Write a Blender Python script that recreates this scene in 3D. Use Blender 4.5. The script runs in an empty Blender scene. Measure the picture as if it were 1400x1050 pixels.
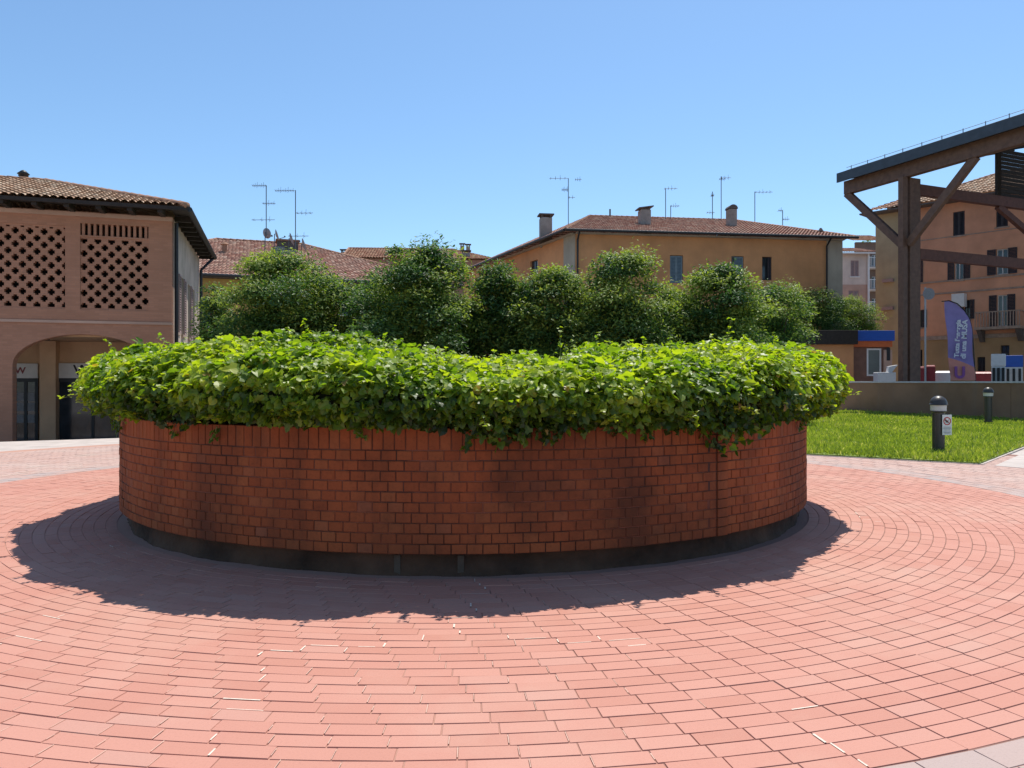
import bpy, math, random
import numpy as np
from mathutils import Vector
random.seed(7); RNG = np.random.default_rng(7)
C = bpy.context.scene.collection
SC = bpy.context.scene
# ------------------------------------------------------------------ camera, sky, sun, exposure
EYE, FPX, HZ = 1.45, 1030.0, 522.0
cam_d = bpy.data.cameras.new('camera'); cam = bpy.data.objects.new('camera', cam_d); C.objects.link(cam)
cam.location = (0, 0, EYE); cam.rotation_euler = (math.radians(90), 0, 0)
cam_d.sensor_width = 36; cam_d.lens = 36*FPX/1400; cam_d.shift_y = -3/1400
cam_d.clip_start = 0.05; cam_d.clip_end = 4000
SC.camera = cam
SUN_EL, SUN_AZ = math.radians(66), math.radians(25)
w = bpy.data.worlds.new('World'); SC.world = w; w.use_nodes = True
nt = w.node_tree; bg = nt.nodes['Background']
sky = nt.nodes.new('ShaderNodeTexSky'); sky.sky_type = 'NISHITA'; sky.sun_disc = False
sky.sun_elevation = SUN_EL; sky.sun_rotation = SUN_AZ; sky.altitude = 100
sky.air_density = 1.0; sky.dust_density = 0.5; sky.ozone_density = 3.6
sm = nt.nodes.new('ShaderNodeVectorMath'); sm.operation = 'MULTIPLY'; sm.inputs[1].default_value = (.93, 1.07, 1.10)
nt.links.new(sky.outputs[0], sm.inputs[0]); nt.links.new(sm.outputs[0], bg.inputs[0]); bg.inputs[1].default_value = 0.124
sl = bpy.data.lights.new('sun', 'SUN'); sl.energy = 4.6; sl.angle = math.radians(0.5); sl.color = (1, .95, .87)
so = bpy.data.objects.new('sun', sl); C.objects.link(so); so.location = (20, 40, 60)
sd = Vector((math.sin(SUN_AZ)*math.cos(SUN_EL), math.cos(SUN_AZ)*math.cos(SUN_EL), math.sin(SUN_EL)))
so.rotation_euler = sd.to_track_quat('Z', 'Y').to_euler()
SC.view_settings.view_transform = 'Standard'; SC.view_settings.look = 'None'
SC.view_settings.exposure = 0.32; SC.view_settings.gamma = 1.0
SC.render.engine = 'CYCLES'
SC.cycles.max_bounces = 8; SC.cycles.transparent_max_bounces = 8

# ------------------------------------------------------------------ helpers
def at(px, py, d):                      # a photo pixel at a known depth -> world point
    return Vector(((px-700)/FPX*d, d, EYE+(HZ-py)/FPX*d))
def hit(px, py, P, d):                  # photo pixel on a vertical plane -> (distance along the plane, height)
    k = (px-700)/FPX
    s = (k*P[1]-P[0])/(d[0]-k*d[1]); D = P[1]+s*d[1]
    return s, EYE+(HZ-py)/FPX*D
class MB:
    def __init__(s): s.v = []; s.f = []; s.m = []; s.r = []
    def face(s, pts, m=0, r=0.5):
        b = len(s.v); s.v += [tuple(p) for p in pts]; s.f.append(tuple(range(b, b+len(pts)))); s.m.append(m); s.r.append(r)
    def hexa(s, p, m=0, r=0.5):         # 8 corners, bottom ring then top ring
        b = len(s.v); s.v += [tuple(q) for q in p]
        for f in ((0,3,2,1),(4,5,6,7),(0,1,5,4),(1,2,6,5),(2,3,7,6),(3,0,4,7)):
            s.f.append(tuple(b+i for i in f)); s.m.append(m); s.r.append(r)
    def box(s, x0, x1, y0, y1, z0, z1, m=0, r=0.5):
        s.hexa([(x0,y0,z0),(x1,y0,z0),(x1,y1,z0),(x0,y1,z0),(x0,y0,z1),(x1,y0,z1),(x1,y1,z1),(x0,y1,z1)], m, r)
    def bar(s, a, b, wd, ht, m=0, r=0.5, up=(0,0,1)):     # rectangular bar from a to b
        a = Vector(a); b = Vector(b); d = (b-a).normalized(); u = Vector(up)
        sx = d.cross(u)
        if sx.length < 1e-4: sx = d.cross(Vector((0,1,0)))
        sx.normalize(); uy = sx.cross(d).normalized(); sx *= wd/2; uy *= ht/2
        s.hexa([a-sx-uy, a+sx-uy, b+sx-uy, b-sx-uy, a-sx+uy, a+sx+uy, b+sx+uy, b-sx+uy], m, r)
    def tube(s, pts, rad, n=8, m=0, r=0.5, cap=True):
        pts = [Vector(p) for p in pts]; R = rad if isinstance(rad, (list, tuple)) else [rad]*len(pts)
        b = len(s.v)
        for i, p in enumerate(pts):
            d = (pts[min(i+1,len(pts)-1)]-pts[max(i-1,0)]).normalized()
            q = d.cross(Vector((0,0,1)));
            if q.length < 1e-3: q = d.cross(Vector((1,0,0)))
            q.normalize(); t = q.cross(d)
            for k in range(n):
                a = 2*math.pi*k/n; s.v.append(tuple(p+(q*math.cos(a)+t*math.sin(a))*R[i]))
        for i in range(len(pts)-1):
            for k in range(n):
                s.f.append((b+i*n+k, b+i*n+(k+1)%n, b+(i+1)*n+(k+1)%n, b+(i+1)*n+k)); s.m.append(m); s.r.append(r)
        if cap:
            s.f.append(tuple(b+k for k in reversed(range(n)))); s.m.append(m); s.r.append(r)
            e = b+(len(pts)-1)*n; s.f.append(tuple(e+k for k in range(n))); s.m.append(m); s.r.append(r)
    def lathe(s, prof, c=(0,0,0), n=24, m=0, r=0.5):      # profile of (radius, z)
        b = len(s.v)
        for (R, z) in prof:
            for k in range(n):
                a = 2*math.pi*k/n; s.v.append((c[0]+R*math.cos(a), c[1]+R*math.sin(a), c[2]+z))
        for i in range(len(prof)-1):
            for k in range(n):
                s.f.append((b+i*n+k, b+i*n+(k+1)%n, b+(i+1)*n+(k+1)%n, b+(i+1)*n+k)); s.m.append(m); s.r.append(r)
    def prism(s, poly, z0, z1, m=0, r=0.5):
        b = len(s.v); n = len(poly)
        s.v += [(p[0],p[1],z0) for p in poly]+[(p[0],p[1],z1) for p in poly]
        s.f.append(tuple(b+i for i in reversed(range(n)))); s.f.append(tuple(b+n+i for i in range(n)))
        s.m += [m,m]; s.r += [r,r]
        for i in range(n):
            j = (i+1)%n; s.f.append((b+i,b+j,b+n+j,b+n+i)); s.m.append(m); s.r.append(r)
    def build(s, name, mats, parent=None, smooth=False, bevel=0, loc=None):
        me = bpy.data.meshes.new(name); me.from_pydata(s.v, [], s.f)
        for mt in (mats if isinstance(mats, (list,tuple)) else [mats]): me.materials.append(mt)
        me.polygons.foreach_set('material_index', s.m)
        at_ = me.attributes.new('rnd', 'FLOAT', 'FACE'); at_.data.foreach_set('value', s.r)
        me.polygons.foreach_set('use_smooth', [bool(smooth)]*len(s.f))
        me.update()
        o = bpy.data.objects.new(name, me); C.objects.link(o)
        if parent: o.parent = parent
        if loc: o.location = loc
        if bevel:
            md = o.modifiers.new('bevel', 'BEVEL'); md.width = bevel; md.segments = 2; md.limit_method = 'ANGLE'
        return o
def tag(o, label=None, cat=None, group=None, kind=None):
    if label: o['label'] = label
    if cat: o['category'] = cat
    if group: o['group'] = group
    if kind: o['kind'] = kind
    return o
def thing(name, loc, rz, label, cat, group=None):
    o = bpy.data.objects.new(name, None); C.objects.link(o); o.empty_display_size = .3
    o.location = loc; o.rotation_euler = (0, 0, rz); return tag(o, label, cat, group)
def np_mesh(name, V, loops, sizes, mats, rnd, parent=None, midx=None, uv=None, smooth=False):
    me = bpy.data.meshes.new(name)
    V = np.ascontiguousarray(V, dtype=np.float32); loops = np.ascontiguousarray(loops, dtype=np.int32); sizes = np.ascontiguousarray(sizes, dtype=np.int32)
    me.vertices.add(len(V)); me.vertices.foreach_set('co', V.ravel())
    me.loops.add(len(loops)); me.loops.foreach_set('vertex_index', loops)
    me.polygons.add(len(sizes)); st = np.concatenate([[0], np.cumsum(sizes)[:-1]]).astype(np.int32)
    me.polygons.foreach_set('loop_start', st)
    for m in mats: me.materials.append(m)
    if midx is not None: me.polygons.foreach_set('material_index', np.ascontiguousarray(midx, dtype=np.int32))
    me.polygons.foreach_set('use_smooth', np.full(len(sizes), bool(smooth)))
    me.update(calc_edges=True)
    if rnd is not None:
        a = me.attributes.new('rnd', 'FLOAT', 'FACE'); a.data.foreach_set('value', np.ascontiguousarray(rnd, dtype=np.float32))
    if uv is not None:
        l = me.uv_layers.new(name='uv'); l.data.foreach_set('uv', np.ascontiguousarray(uv, dtype=np.float32).ravel())
    me.validate()
    o = bpy.data.objects.new(name, me); C.objects.link(o)
    if parent: o.parent = parent
    return o
def unit(a): return a/np.maximum(np.linalg.norm(a, axis=1, keepdims=True), 1e-9)

# ------------------------------------------------------------------ materials
def nodes(name):
    m = bpy.data.materials.new(name); m.use_nodes = True
    return m, m.node_tree.nodes, m.node_tree.links, m.node_tree.nodes['Principled BSDF']
def ramp(N, stops):
    r = N.new('ShaderNodeValToRGB'); e = r.color_ramp.elements
    while len(e) < len(stops): e.new(.5)
    for k, (p, c) in enumerate(stops): e[k].position = p; e[k].color = (*c, 1)
    return r
def tc(N): return N.new('ShaderNodeTexCoord').outputs['Object']
def noise(N, L, vec, scale, detail=5, rough=.55):
    n = N.new('ShaderNodeTexNoise'); n.inputs['Scale'].default_value = scale; n.inputs['Detail'].default_value = detail
    n.inputs['Roughness'].default_value = rough; L.new(vec, n.inputs['Vector']); return n.outputs['Fac']
def mixc(N, L, a, b, f, mode='MIX'):
    m = N.new('ShaderNodeMix'); m.data_type = 'RGBA'; m.blend_type = mode
    for sock, v in ((m.inputs[0], f), (m.inputs[6], a), (m.inputs[7], b)):
        if hasattr(v, 'is_linked') or hasattr(v, 'links'): L.new(v, sock)
        elif isinstance(v, (int, float)): sock.default_value = v
        else: sock.default_value = (*v, 1)
    return m.outputs[2]
def mrange(N, L, v, a, b, c=0., d=1.):
    m = N.new('ShaderNodeMapRange'); L.new(v, m.inputs[0])
    for i, q in enumerate((a, b, c, d)): m.inputs[i+1].default_value = q
    return m.outputs[0]
def bump(N, L, P, h, strength=.3, dist=.02):
    b = N.new('ShaderNodeBump'); b.inputs['Strength'].default_value = strength; b.inputs['Distance'].default_value = dist
    L.new(h, b.inputs['Height']); L.new(b.outputs[0], P.inputs['Normal'])
def plain(name, col, rough=.6, var=.12, scale=6, metal=0., bmp=.15, spec=.4, dist=.01):
    m, N, L, P = nodes(name); v = tc(N)
    n1 = noise(N, L, v, scale, 6); n2 = noise(N, L, v, scale*7, 3)
    lo = tuple(c*(1-var) for c in col); hi = tuple(min(1, c*(1+var)) for c in col)
    r = ramp(N, [(.3, lo), (.7, hi)]); L.new(n1, r.inputs[0]); L.new(r.outputs[0], P.inputs['Base Color'])
    L.new(mrange(N, L, n2, .3, .7, max(0, rough-.1), min(1, rough+.1)), P.inputs['Roughness'])
    P.inputs['Metallic'].default_value = metal; P.inputs['Specular IOR Level'].default_value = spec
    if bmp: bump(N, L, P, n2, bmp, dist)
    return m
def plaster(name, col, stain=(.25, .2, .16), amt=.25, sc=.35):
    m, N, L, P = nodes(name); v = tc(N)
    big = noise(N, L, v, sc, 7, .62)
    mp = N.new('ShaderNodeMapping'); mp.inputs['Scale'].default_value = (1.6, 1.6, .18); L.new(v, mp.inputs[0])
    run = noise(N, L, mp.outputs[0], 1.4, 5, .6)
    fine = noise(N, L, v, 22, 3)
    c = mixc(N, L, tuple(k*.78 for k in col), tuple(min(1, k*1.15) for k in col), mrange(N, L, big, .35, .65))
    c = mixc(N, L, c, stain, mrange(N, L, run, .55, .8, 0, amt))
    c = mixc(N, L, c, tuple(k*.8 for k in col), mrange(N, L, fine, .5, .75, 0, .25))
    L.new(c, P.inputs['Base Color']); P.inputs['Roughness'].default_value = .9; P.inputs['Specular IOR Level'].default_value = .2
    bump(N, L, P, fine, .2, .01); return m
def by_rnd(name, stops, rough=.8, dirt=None, dirt_amt=.4, dsc=1.2, bmp=.3, spec=.25, fine_sc=60, fine_amt=.25, runs=None):
    m, N, L, P = nodes(name); v = tc(N)
    a = N.new('ShaderNodeAttribute'); a.attribute_name = 'rnd'
    r = ramp(N, stops); L.new(a.outputs['Fac'], r.inputs[0]); c = r.outputs[0]
    fn = noise(N, L, v, fine_sc, 4)
    c = mixc(N, L, c, mixc(N, L, c, (.35, .35, .35), 1.0, 'MULTIPLY'), mrange(N, L, fn, .5, .8, 0, fine_amt))
    if dirt:
        if runs:
            mp = N.new('ShaderNodeMapping'); mp.inputs['Scale'].default_value = (1.5, 1.5, .22); L.new(v, mp.inputs[0])
            d2 = noise(N, L, mp.outputs[0], 1.1, 6, .6); c = mixc(N, L, c, runs, mrange(N, L, d2, .46, .7, 0, .8))
        d = noise(N, L, v, dsc, 7, .65); c = mixc(N, L, c, dirt, mrange(N, L, d, .48, .72, 0, dirt_amt))
    L.new(c, P.inputs['Base Color']); P.inputs['Roughness'].default_value = rough; P.inputs['Specular IOR Level'].default_value = spec
    if bmp: bump(N, L, P, fn, bmp, .004)
    return m
def leafmat(name, stops, trans=.4, rough=.4, spec=.5, tint=(1.5, 1.6, .5)):
    m, N, L, P = nodes(name)
    a = N.new('ShaderNodeAttribute'); a.attribute_name = 'rnd'
    r = ramp(N, stops); L.new(a.outputs['Fac'], r.inputs[0])
    L.new(r.outputs[0], P.inputs['Base Color']); P.inputs['Roughness'].default_value = rough; P.inputs['Specular IOR Level'].default_value = spec
    t = N.new('ShaderNodeBsdfTranslucent')
    vm = N.new('ShaderNodeVectorMath'); vm.operation = 'MULTIPLY'; L.new(r.outputs[0], vm.inputs[0]); vm.inputs[1].default_value = tint
    L.new(vm.outputs[0], t.inputs[0])
    mx = N.new('ShaderNodeMixShader'); mx.inputs[0].default_value = trans
    L.new(P.outputs[0], mx.inputs[1]); L.new(t.outputs[0], mx.inputs[2]); L.new(mx.outputs[0], N['Material Output'].inputs[0])
    return m
def tilemat(name, stops, lich=(.30, .27, .2), amt=.45):
    m, N, L, P = nodes(name)
    u = N.new('ShaderNodeUVMap'); u.uv_map = 'uv'
    fl = N.new('ShaderNodeVectorMath'); fl.operation = 'FLOOR'; L.new(u.outputs[0], fl.inputs[0])
    wn = N.new('ShaderNodeTexWhiteNoise'); wn.noise_dimensions = '2D'; L.new(fl.outputs[0], wn.inputs[0])
    r = ramp(N, stops); L.new(wn.outputs[0], r.inputs[0])
    v = tc(N); n1 = noise(N, L, v, 1.3, 7, .65); n2 = noise(N, L, v, 14, 4)
    c = mixc(N, L, r.outputs[0], lich, mrange(N, L, n1, .42, .7, 0, amt))
    c = mixc(N, L, c, (.06, .045, .035), mrange(N, L, n2, .55, .8, 0, .5))
    L.new(c, P.inputs['Base Color']); P.inputs['Roughness'].default_value = .85; P.inputs['Specular IOR Level'].default_value = .25
    bump(N, L, P, n2, .25, .01); return m
def glassmat(name, col=(.02, .025, .03)):
    m, N, L, P = nodes(name); v = tc(N); n = noise(N, L, v, 1.5, 3)
    c = mixc(N, L, col, tuple(k*2.2 for k in col), mrange(N, L, n, .35, .65)); L.new(c, P.inputs['Base Color'])
    P.inputs['Roughness'].default_value = .08; P.inputs['Specular IOR Level'].default_value = .6; return m
def brickwall(name, c1, c2, mortar, scale=1.0, bw=.26, bh=.07):
    m, N, L, P = nodes(name); v = tc(N)
    mp = N.new('ShaderNodeMapping'); mp.inputs['Rotation'].default_value = (math.radians(-90), 0, 0); L.new(v, mp.inputs[0])
    b = N.new('ShaderNodeTexBrick'); L.new(mp.outputs[0], b.inputs[0])
    b.inputs['Scale'].default_value = 1; b.inputs['Brick Width'].default_value = bw; b.inputs['Row Height'].default_value = bh
    b.inputs['Mortar Size'].default_value = .006; b.inputs['Mortar Smooth'].default_value = .3
    b.inputs['Color1'].default_value = (*c1, 1); b.inputs['Color2'].default_value = (*c2, 1); b.inputs['Mortar'].default_value = (*mortar, 1)
    n = noise(N, L, v, .6, 7, .6); c = mixc(N, L, b.outputs[0], tuple(k*.7 for k in c1), mrange(N, L, n, .45, .75, 0, .5))
    L.new(c, P.inputs['Base Color']); P.inputs['Roughness'].default_value = .9; P.inputs['Specular IOR Level'].default_value = .2
    return m

M = {}
M['paver'] = by_rnd('clay_paver', [(0, (.45, .20, .145)), (.45, (.48, .222, .165)), (.8, (.50, .24, .18)), (1, (.47, .25, .195))], .75, (.53, .34, .26), .5, .55, .2, .3, 90, .16)
M['paver_band'] = by_rnd('grey_band_paver', [(0, (.36, .305, .285)), (.5, (.43, .31, .27)), (1, (.46, .30, .25))], .8, (.42, .36, .32), .5, .5, .2, .25, 90, .2)
M['lime_faint'] = plain('pale_joint_sand', (.56, .36, .28), .95, .15, 20)
M['paver_grey'] = by_rnd('pale_paver', [(0, (.44, .285, .235)), (.5, (.48, .33, .28)), (1, (.46, .28, .225))], .8, (.5, .42, .37), .5, .5, .2, .25, 90, .2)
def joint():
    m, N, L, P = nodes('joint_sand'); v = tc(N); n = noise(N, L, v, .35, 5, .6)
    sx = N.new('ShaderNodeSeparateXYZ'); L.new(v, sx.inputs[0]); g = mrange(N, L, sx.outputs[0], -2.0, 2.5)   # joint colour darkens from left to right, broken up by noise
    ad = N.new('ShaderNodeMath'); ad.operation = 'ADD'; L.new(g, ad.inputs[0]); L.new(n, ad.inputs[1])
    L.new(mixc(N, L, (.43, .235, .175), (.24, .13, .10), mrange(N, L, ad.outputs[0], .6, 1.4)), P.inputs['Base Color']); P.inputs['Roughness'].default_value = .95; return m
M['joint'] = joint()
M['lime'] = plain('lime_bloom', (.68, .57, .47), .95, .15, 40)
M['concrete'] = plain('pale_concrete', (.46, .40, .36), .9, .15, 2.5)
M['asphalt'] = plain('asphalt', (.24, .23, .215), .9, .2, 3)
M['brick'] = by_rnd('planter_brick', [(0, (.285, .072, .027)), (.3, (.315, .082, .029)), (.6, (.335, .090, .032)), (.85, (.345, .104, .038)), (1, (.28, .095, .05))], .85, (.08, .03, .016), .9, .7, .4, .2, 45, .4, (.11, .038, .02))
def mortar():
    m, N, L, P = nodes('stained_mortar'); v = tc(N); n = noise(N, L, v, 1.6, 6, .6)
    L.new(mixc(N, L, (.07, .028, .02), (.25, .085, .05), mrange(N, L, n, .44, .6)), P.inputs['Base Color']); P.inputs['Roughness'].default_value = .95; return m
M['mortar'] = mortar()
M['plinth'] = plain('mossy_concrete', (.075, .038, .022), .95, .6, 2.2, bmp=.5, dist=.02)
M['plinth_stone'] = plain('pale_plinth_stone', (.10, .07, .05), .9, .2, 8)
M['soil'] = plain('soil', (.05, .035, .02), .95, .3, 6)
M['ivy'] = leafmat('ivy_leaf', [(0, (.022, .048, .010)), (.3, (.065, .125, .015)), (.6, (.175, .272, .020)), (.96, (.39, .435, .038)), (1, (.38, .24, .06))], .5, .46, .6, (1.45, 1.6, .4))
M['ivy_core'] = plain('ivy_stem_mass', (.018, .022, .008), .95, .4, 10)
M['stem'] = plain('green_stem', (.16, .17, .05), .8, .2, 20)
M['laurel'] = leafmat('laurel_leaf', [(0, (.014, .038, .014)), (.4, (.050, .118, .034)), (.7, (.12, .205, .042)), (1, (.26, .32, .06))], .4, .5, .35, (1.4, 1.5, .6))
M['bark'] = plain('bark', (.08, .055, .035), .95, .3, 12, bmp=.5)
M['grass'] = leafmat('grass_blade', [(0, (.17, .235, .04)), (.5, (.25, .325, .06)), (.85, (.33, .38, .085)), (1, (.5, .48, .25))], .45, .5, .3, (1.5, 1.5, .5))
M['lawn'] = plain('lawn_soil', (.19, .25, .05), .95, .35, 4)
M['tile_left'] = tilemat('aged_terracotta_tile', [(0, (.30, .17, .10)), (.4, (.44, .27, .17)), (.75, (.50, .34, .23)), (1, (.58, .44, .32))])
M['tile_mid'] = tilemat('red_terracotta_tile', [(0, (.24, .105, .075)), (.5, (.36, .17, .12)), (.8, (.43, .24, .17)), (1, (.50, .34, .26))], (.36, .28, .22), .6)
M['tile_far'] = tilemat('weathered_terracotta_tile', [(0, (.24, .10, .06)), (.5, (.36, .17, .10)), (1, (.48, .3, .19))], (.3, .22, .15), .4)
M['ridge'] = plain('ridge_tile', (.30, .16, .10), .9, .3, 5)
M['timber_dark'] = plain('dark_eave_timber', (.030, .022, .018), .8, .3, 8)
M['timber'] = plain('brown_glulam', (.135, .068, .045), .6, .25, 5)
M['timber_tie'] = plain('red_brown_glulam', (.125, .045, .03), .65, .25, 5)
M['fascia'] = plain('grey_metal_fascia', (.055, .062, .075), .45, .15, 4, .3)
M['steel'] = plain('galvanised_steel', (.35, .36, .38), .45, .15, 20, .6)
M['pink_wall'] = brickwall('pink_brick_wall', (.38, .185, .115), (.44, .215, .135), (.36, .19, .13))
M['pink_trim'] = plaster('pink_plaster_trim', (.50, .32, .24), amt=.2)
M['arcade_in'] = plaster('ochre_arcade_plaster', (.56, .36, .22), amt=.2)
M['void'] = plain('unlit_interior', (.03, .02, .016), .95, .2, 3)
M['cream'] = plaster('cream_side_plaster', (.50, .40, .32), amt=.5, sc=.8)
M['sign_w'] = plain('sign_board_white', (.62, .58, .54), .6, .06, 5)
M['black'] = plain('black_paint', (.012, .012, .013), .5, .2, 10)
M['red_dark'] = plain('dark_red_paint', (.22, .03, .03), .5, .1, 10)
M['glass'] = glassmat('dark_glass')
M['glass_pale'] = glassmat('pale_glass', (.09, .11, .12))
M['frame'] = plain('dark_frame', (.022, .022, .024), .5, .2, 8)
M['poster'] = plain('pale_poster', (.22, .21, .21), .7, .3, 9)
M['ochre'] = plaster('ochre_plaster', (.60, .28, .125), amt=.15)
M['ochre_side'] = plaster('lighter_ochre_plaster', (.62, .285, .13), amt=.12)  # slightly lighter tone than the front wall's ochre; side wall and shed
M['yellow'] = plaster('yellow_plaster', (.42, .27, .09), amt=.3)
M['quoin'] = plaster('grey_quoin_plaster', (.40, .335, .26), amt=.3)
M['orange'] = plaster('salmon_orange_plaster', (.68, .33, .20), amt=.2)
M['beige'] = plaster('beige_plaster', (.46, .36, .22), amt=.25)
M['beige_ground'] = plaster('ochre_ground_floor_plaster', (.42, .27, .14), amt=.25)
M['rose'] = plaster('rose_plaster', (.54, .35, .27), amt=.2)
M['white_wall'] = plaster('off_white_plaster', (.68, .56, .48), amt=.2)
M['brown_wall'] = plaster('brown_plaster', (.22, .15, .12), amt=.3)
M['brick_far'] = plaster('reddish_plaster', (.36, .19, .13), amt=.3)
M['teal'] = plain('teal_shutter', (.035, .085, .08), .6, .2, 8)
M['shut_blue'] = plain('grey_blue_shutter', (.17, .21, .23), .6, .15, 8)
M['shut_dark'] = plain('dark_shutter', (.04, .03, .032), .6, .2, 8)
M['shut_rose'] = plain('rose_shutter', (.36, .25, .23), .7, .1, 8)
M['white'] = plain('white_paint', (.72, .71, .69), .5, .05, 8)
M['grey'] = plain('grey_paint', (.3, .3, .3), .6, .1, 8)
M['curtain'] = plain('pale_curtain', (.42, .42, .42), .9, .1, 20)
M['stone'] = plain('stone_ledge', (.36, .26, .2), .9, .2, 5)
M['lawn_wall'] = plaster('brown_render', (.31, .175, .105), amt=.4, sc=.5)
M['cap'] = plain('pale_stone_cap', (.55, .52, .50), .7, .12, 5)
M['bollard'] = plain('dark_grey_bollard', (.055, .05, .046), .38, .15, 12, .2)
M['diffuser'] = plain('white_diffuser', (.55, .52, .5), .4, .06, 12)
M['blue'] = plain('blue_enamel', (.014, .085, .42), .4, .08, 4)
M['or_band'] = plain('orange_band', (.60, .13, .03), .5, .1, 4)
M['kiosk_wall'] = plain('brown_kiosk_panel', (.20, .10, .07), .7, .15, 3)
M['screen'] = plain('grey_green_panel', (.16, .18, .165), .4, .2, 1.2)
M['flag'] = plain('purple_flag_cloth', (.29, .22, .46), .8, .12, 2)
M['flag_or'] = plain('orange_flag_cloth', (.68, .26, .20), .8, .15, 2)
M['flag_txt'] = plain('white_flag_print', (.75, .73, .78), .8, .03, 9)
M['flag_mark'] = plain('violet_flag_print', (.30, .10, .30), .8, .05, 9)
M['red_bin'] = plain('red_plastic', (.25, .025, .03), .5, .15, 6)
M['ant'] = plain('antenna_metal', (.12, .13, .14), .5, .15, 30, .5)
M['dish'] = plain('dish_grey', (.26, .26, .28), .5, .1, 20)
M['chim'] = plaster('chimney_render', (.30, .26, .23), amt=.4, sc=2)
M['chim_dk'] = plain('chimney_cap', (.11, .09, .08), .9, .2, 8)
M['red'] = plain('sign_red', (.5, .03, .03), .5, .05, 30)
M['far_leaf'] = M['laurel']

# ------------------------------------------------------------------ ground, plaza, lawn
PC = Vector((-.512, 9.506)); PR = 3.94
mb = MB(); mb.face([(-1500,-1500,-.9),(1500,-1500,-.9),(1500,1500,-.9),(-1500,1500,-.9)])
tag(mb.build('street_ground', M['asphalt']), kind='structure')
plaza = [(-60,-12),(31.4,-12),(16.2,37),(12,29),(-8,25),(-10.3,19.6),(-12.5,18.4),(-60,-7.5)]
mb = MB(); mb.prism(plaza, -.88, -.016); plz = tag(mb.build('plaza', M['concrete']), kind='structure')
mb = MB(); mb.prism([(-34,8),(-12.4,18.6),(-10.2,19.8),(-9.6,24.3),(-12.2,33),(-20,40),(-40,20)], -.89, -.884)
tag(mb.build('pavement', M['concrete']), kind='structure')
# pavers: concentric rows laid round the planter
ROW, PL = .1025, .24
LINES = []
def gpt(px, py): d = EYE*FPX/(py-HZ); return np.array([(px-700)/FPX*d, d])
for path in ([(640,846),(628,862),(600,868),(520,882),(440,888),(366,892),(370,905),(362,918),(376,938),(345,950),(322,975),(296,1000),(285,1020)],
             [(690,872),(760,876),(830,874),(905,884)], [(650,790),(655,815),(645,842)],
             [(1075,962),(1108,992),(1135,1012),(1160,1034),(1190,1048)], [(10,852),(70,848),(120,830)], [(0,880),(60,874)],
             [(1160,700),(1195,712)], [(150,748),(200,738)]):
    LINES.append([gpt(*p) for p in path])
def near_line(P, tol):
    ok = np.zeros(len(P), bool)
    for ln in LINES:
        for a, b in zip(ln[:-1], ln[1:]):
            d = b-a; t = np.clip(((P-a)@d)/max(d@d, 1e-9), 0, 1)
            ok |= np.linalg.norm(P-(a+t[:,None]*d), axis=1) < tol
    return ok
def pavers(name, r0, rows, L, row_h, mat, gap=.0040, seed=1, drift=.17, z=0.):
    rg = np.random.default_rng(seed); VV = []; RR = []; info = []
    for k in range(rows):
        ri = r0+k*row_h; rm = ri+row_h/2; n = int(round(2*math.pi*rm/L)); Lk = 2*math.pi*rm/n
        th0 = -math.pi/2
        s0 = drift*L*k
        i = np.arange(n); a0 = th0+(i*Lk+s0-n//2*Lk)/rm; g = gap/2/rm
        A0 = a0+g; A1 = a0+Lk/rm-g
        R0 = ri+gap/2; R1 = ri+row_h-gap/2
        c = .002; ca = c/rm
        dz = rg.normal(0, .0005, (n, 4)) + rg.normal(0, .0009, (n, 1))
        def ring(aa, rr, zz): return np.stack([PC[0]+rr*np.cos(aa), PC[1]+rr*np.sin(aa), zz], -1)
        q = []
        for j, (aa, rr) in enumerate(((A0+ca, R0+c), (A1-ca, R0+c), (A1-ca, R1-c), (A0+ca, R1-c))): q.append(ring(aa, np.full(n, rr), z+dz[:, j]))
        for j, (aa, rr) in enumerate(((A0, R0), (A1, R0), (A1, R1), (A0, R1))): q.append(ring(aa, np.full(n, rr), np.full(n, z-.006)))
        VV.append(np.stack(q, 1)); RR.append(rg.beta(2.2, 2.2, n))
        mid = ring(a0, np.full(n, rm), np.zeros(n))[:, :2]; arc = ring(a0+Lk/rm/2, np.full(n, ri), np.zeros(n))[:, :2]
        info.append((ri, rm, a0, Lk, mid, arc))
    V = np.concatenate(VV); n = len(V); base = np.arange(n)[:, None]*8
    F = np.array([[0,1,2,3],[4,5,1,0],[5,6,2,1],[6,7,3,2],[7,4,0,3]])
    loops = (base[:, None, :]+F[None]).reshape(-1); r = np.repeat(np.concatenate(RR), 5)
    o = np_mesh(name, V.reshape(-1, 3), loops, np.full(n*5, 4), [mat], r)
    return o, info
def annulus(name, r0, r1, z, mat, n=160):
    mb = MB()
    for k in range(n):
        a, b = 2*math.pi*k/n, 2*math.pi*(k+1)/n
        mb.face([(PC[0]+r*math.cos(t), PC[1]+r*math.sin(t), z) for r, t in ((r0,a),(r1,a),(r1,b),(r0,b))])
    return mb.build(name, mat)
ROWS = 29; R_IN = 3.96; R_OUT = R_IN+ROWS*ROW
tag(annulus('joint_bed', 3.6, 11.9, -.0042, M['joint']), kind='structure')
pv, info = pavers('red_paving', R_IN, ROWS, PL, ROW, M['paver'], seed=3); tag(pv, kind='structure')
pg, _ = pavers('pale_paving', R_OUT+.006, 3, .30, .15, M['paver_band'], seed=5, drift=.3); tag(pg, kind='structure')
pg2, info2 = pavers('outer_paving', R_OUT+.462, 40, PL, ROW, M['paver_grey'], seed=6, drift=.2); tag(pg2, kind='structure')
mb = MB(); rg = np.random.default_rng(11)
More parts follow.
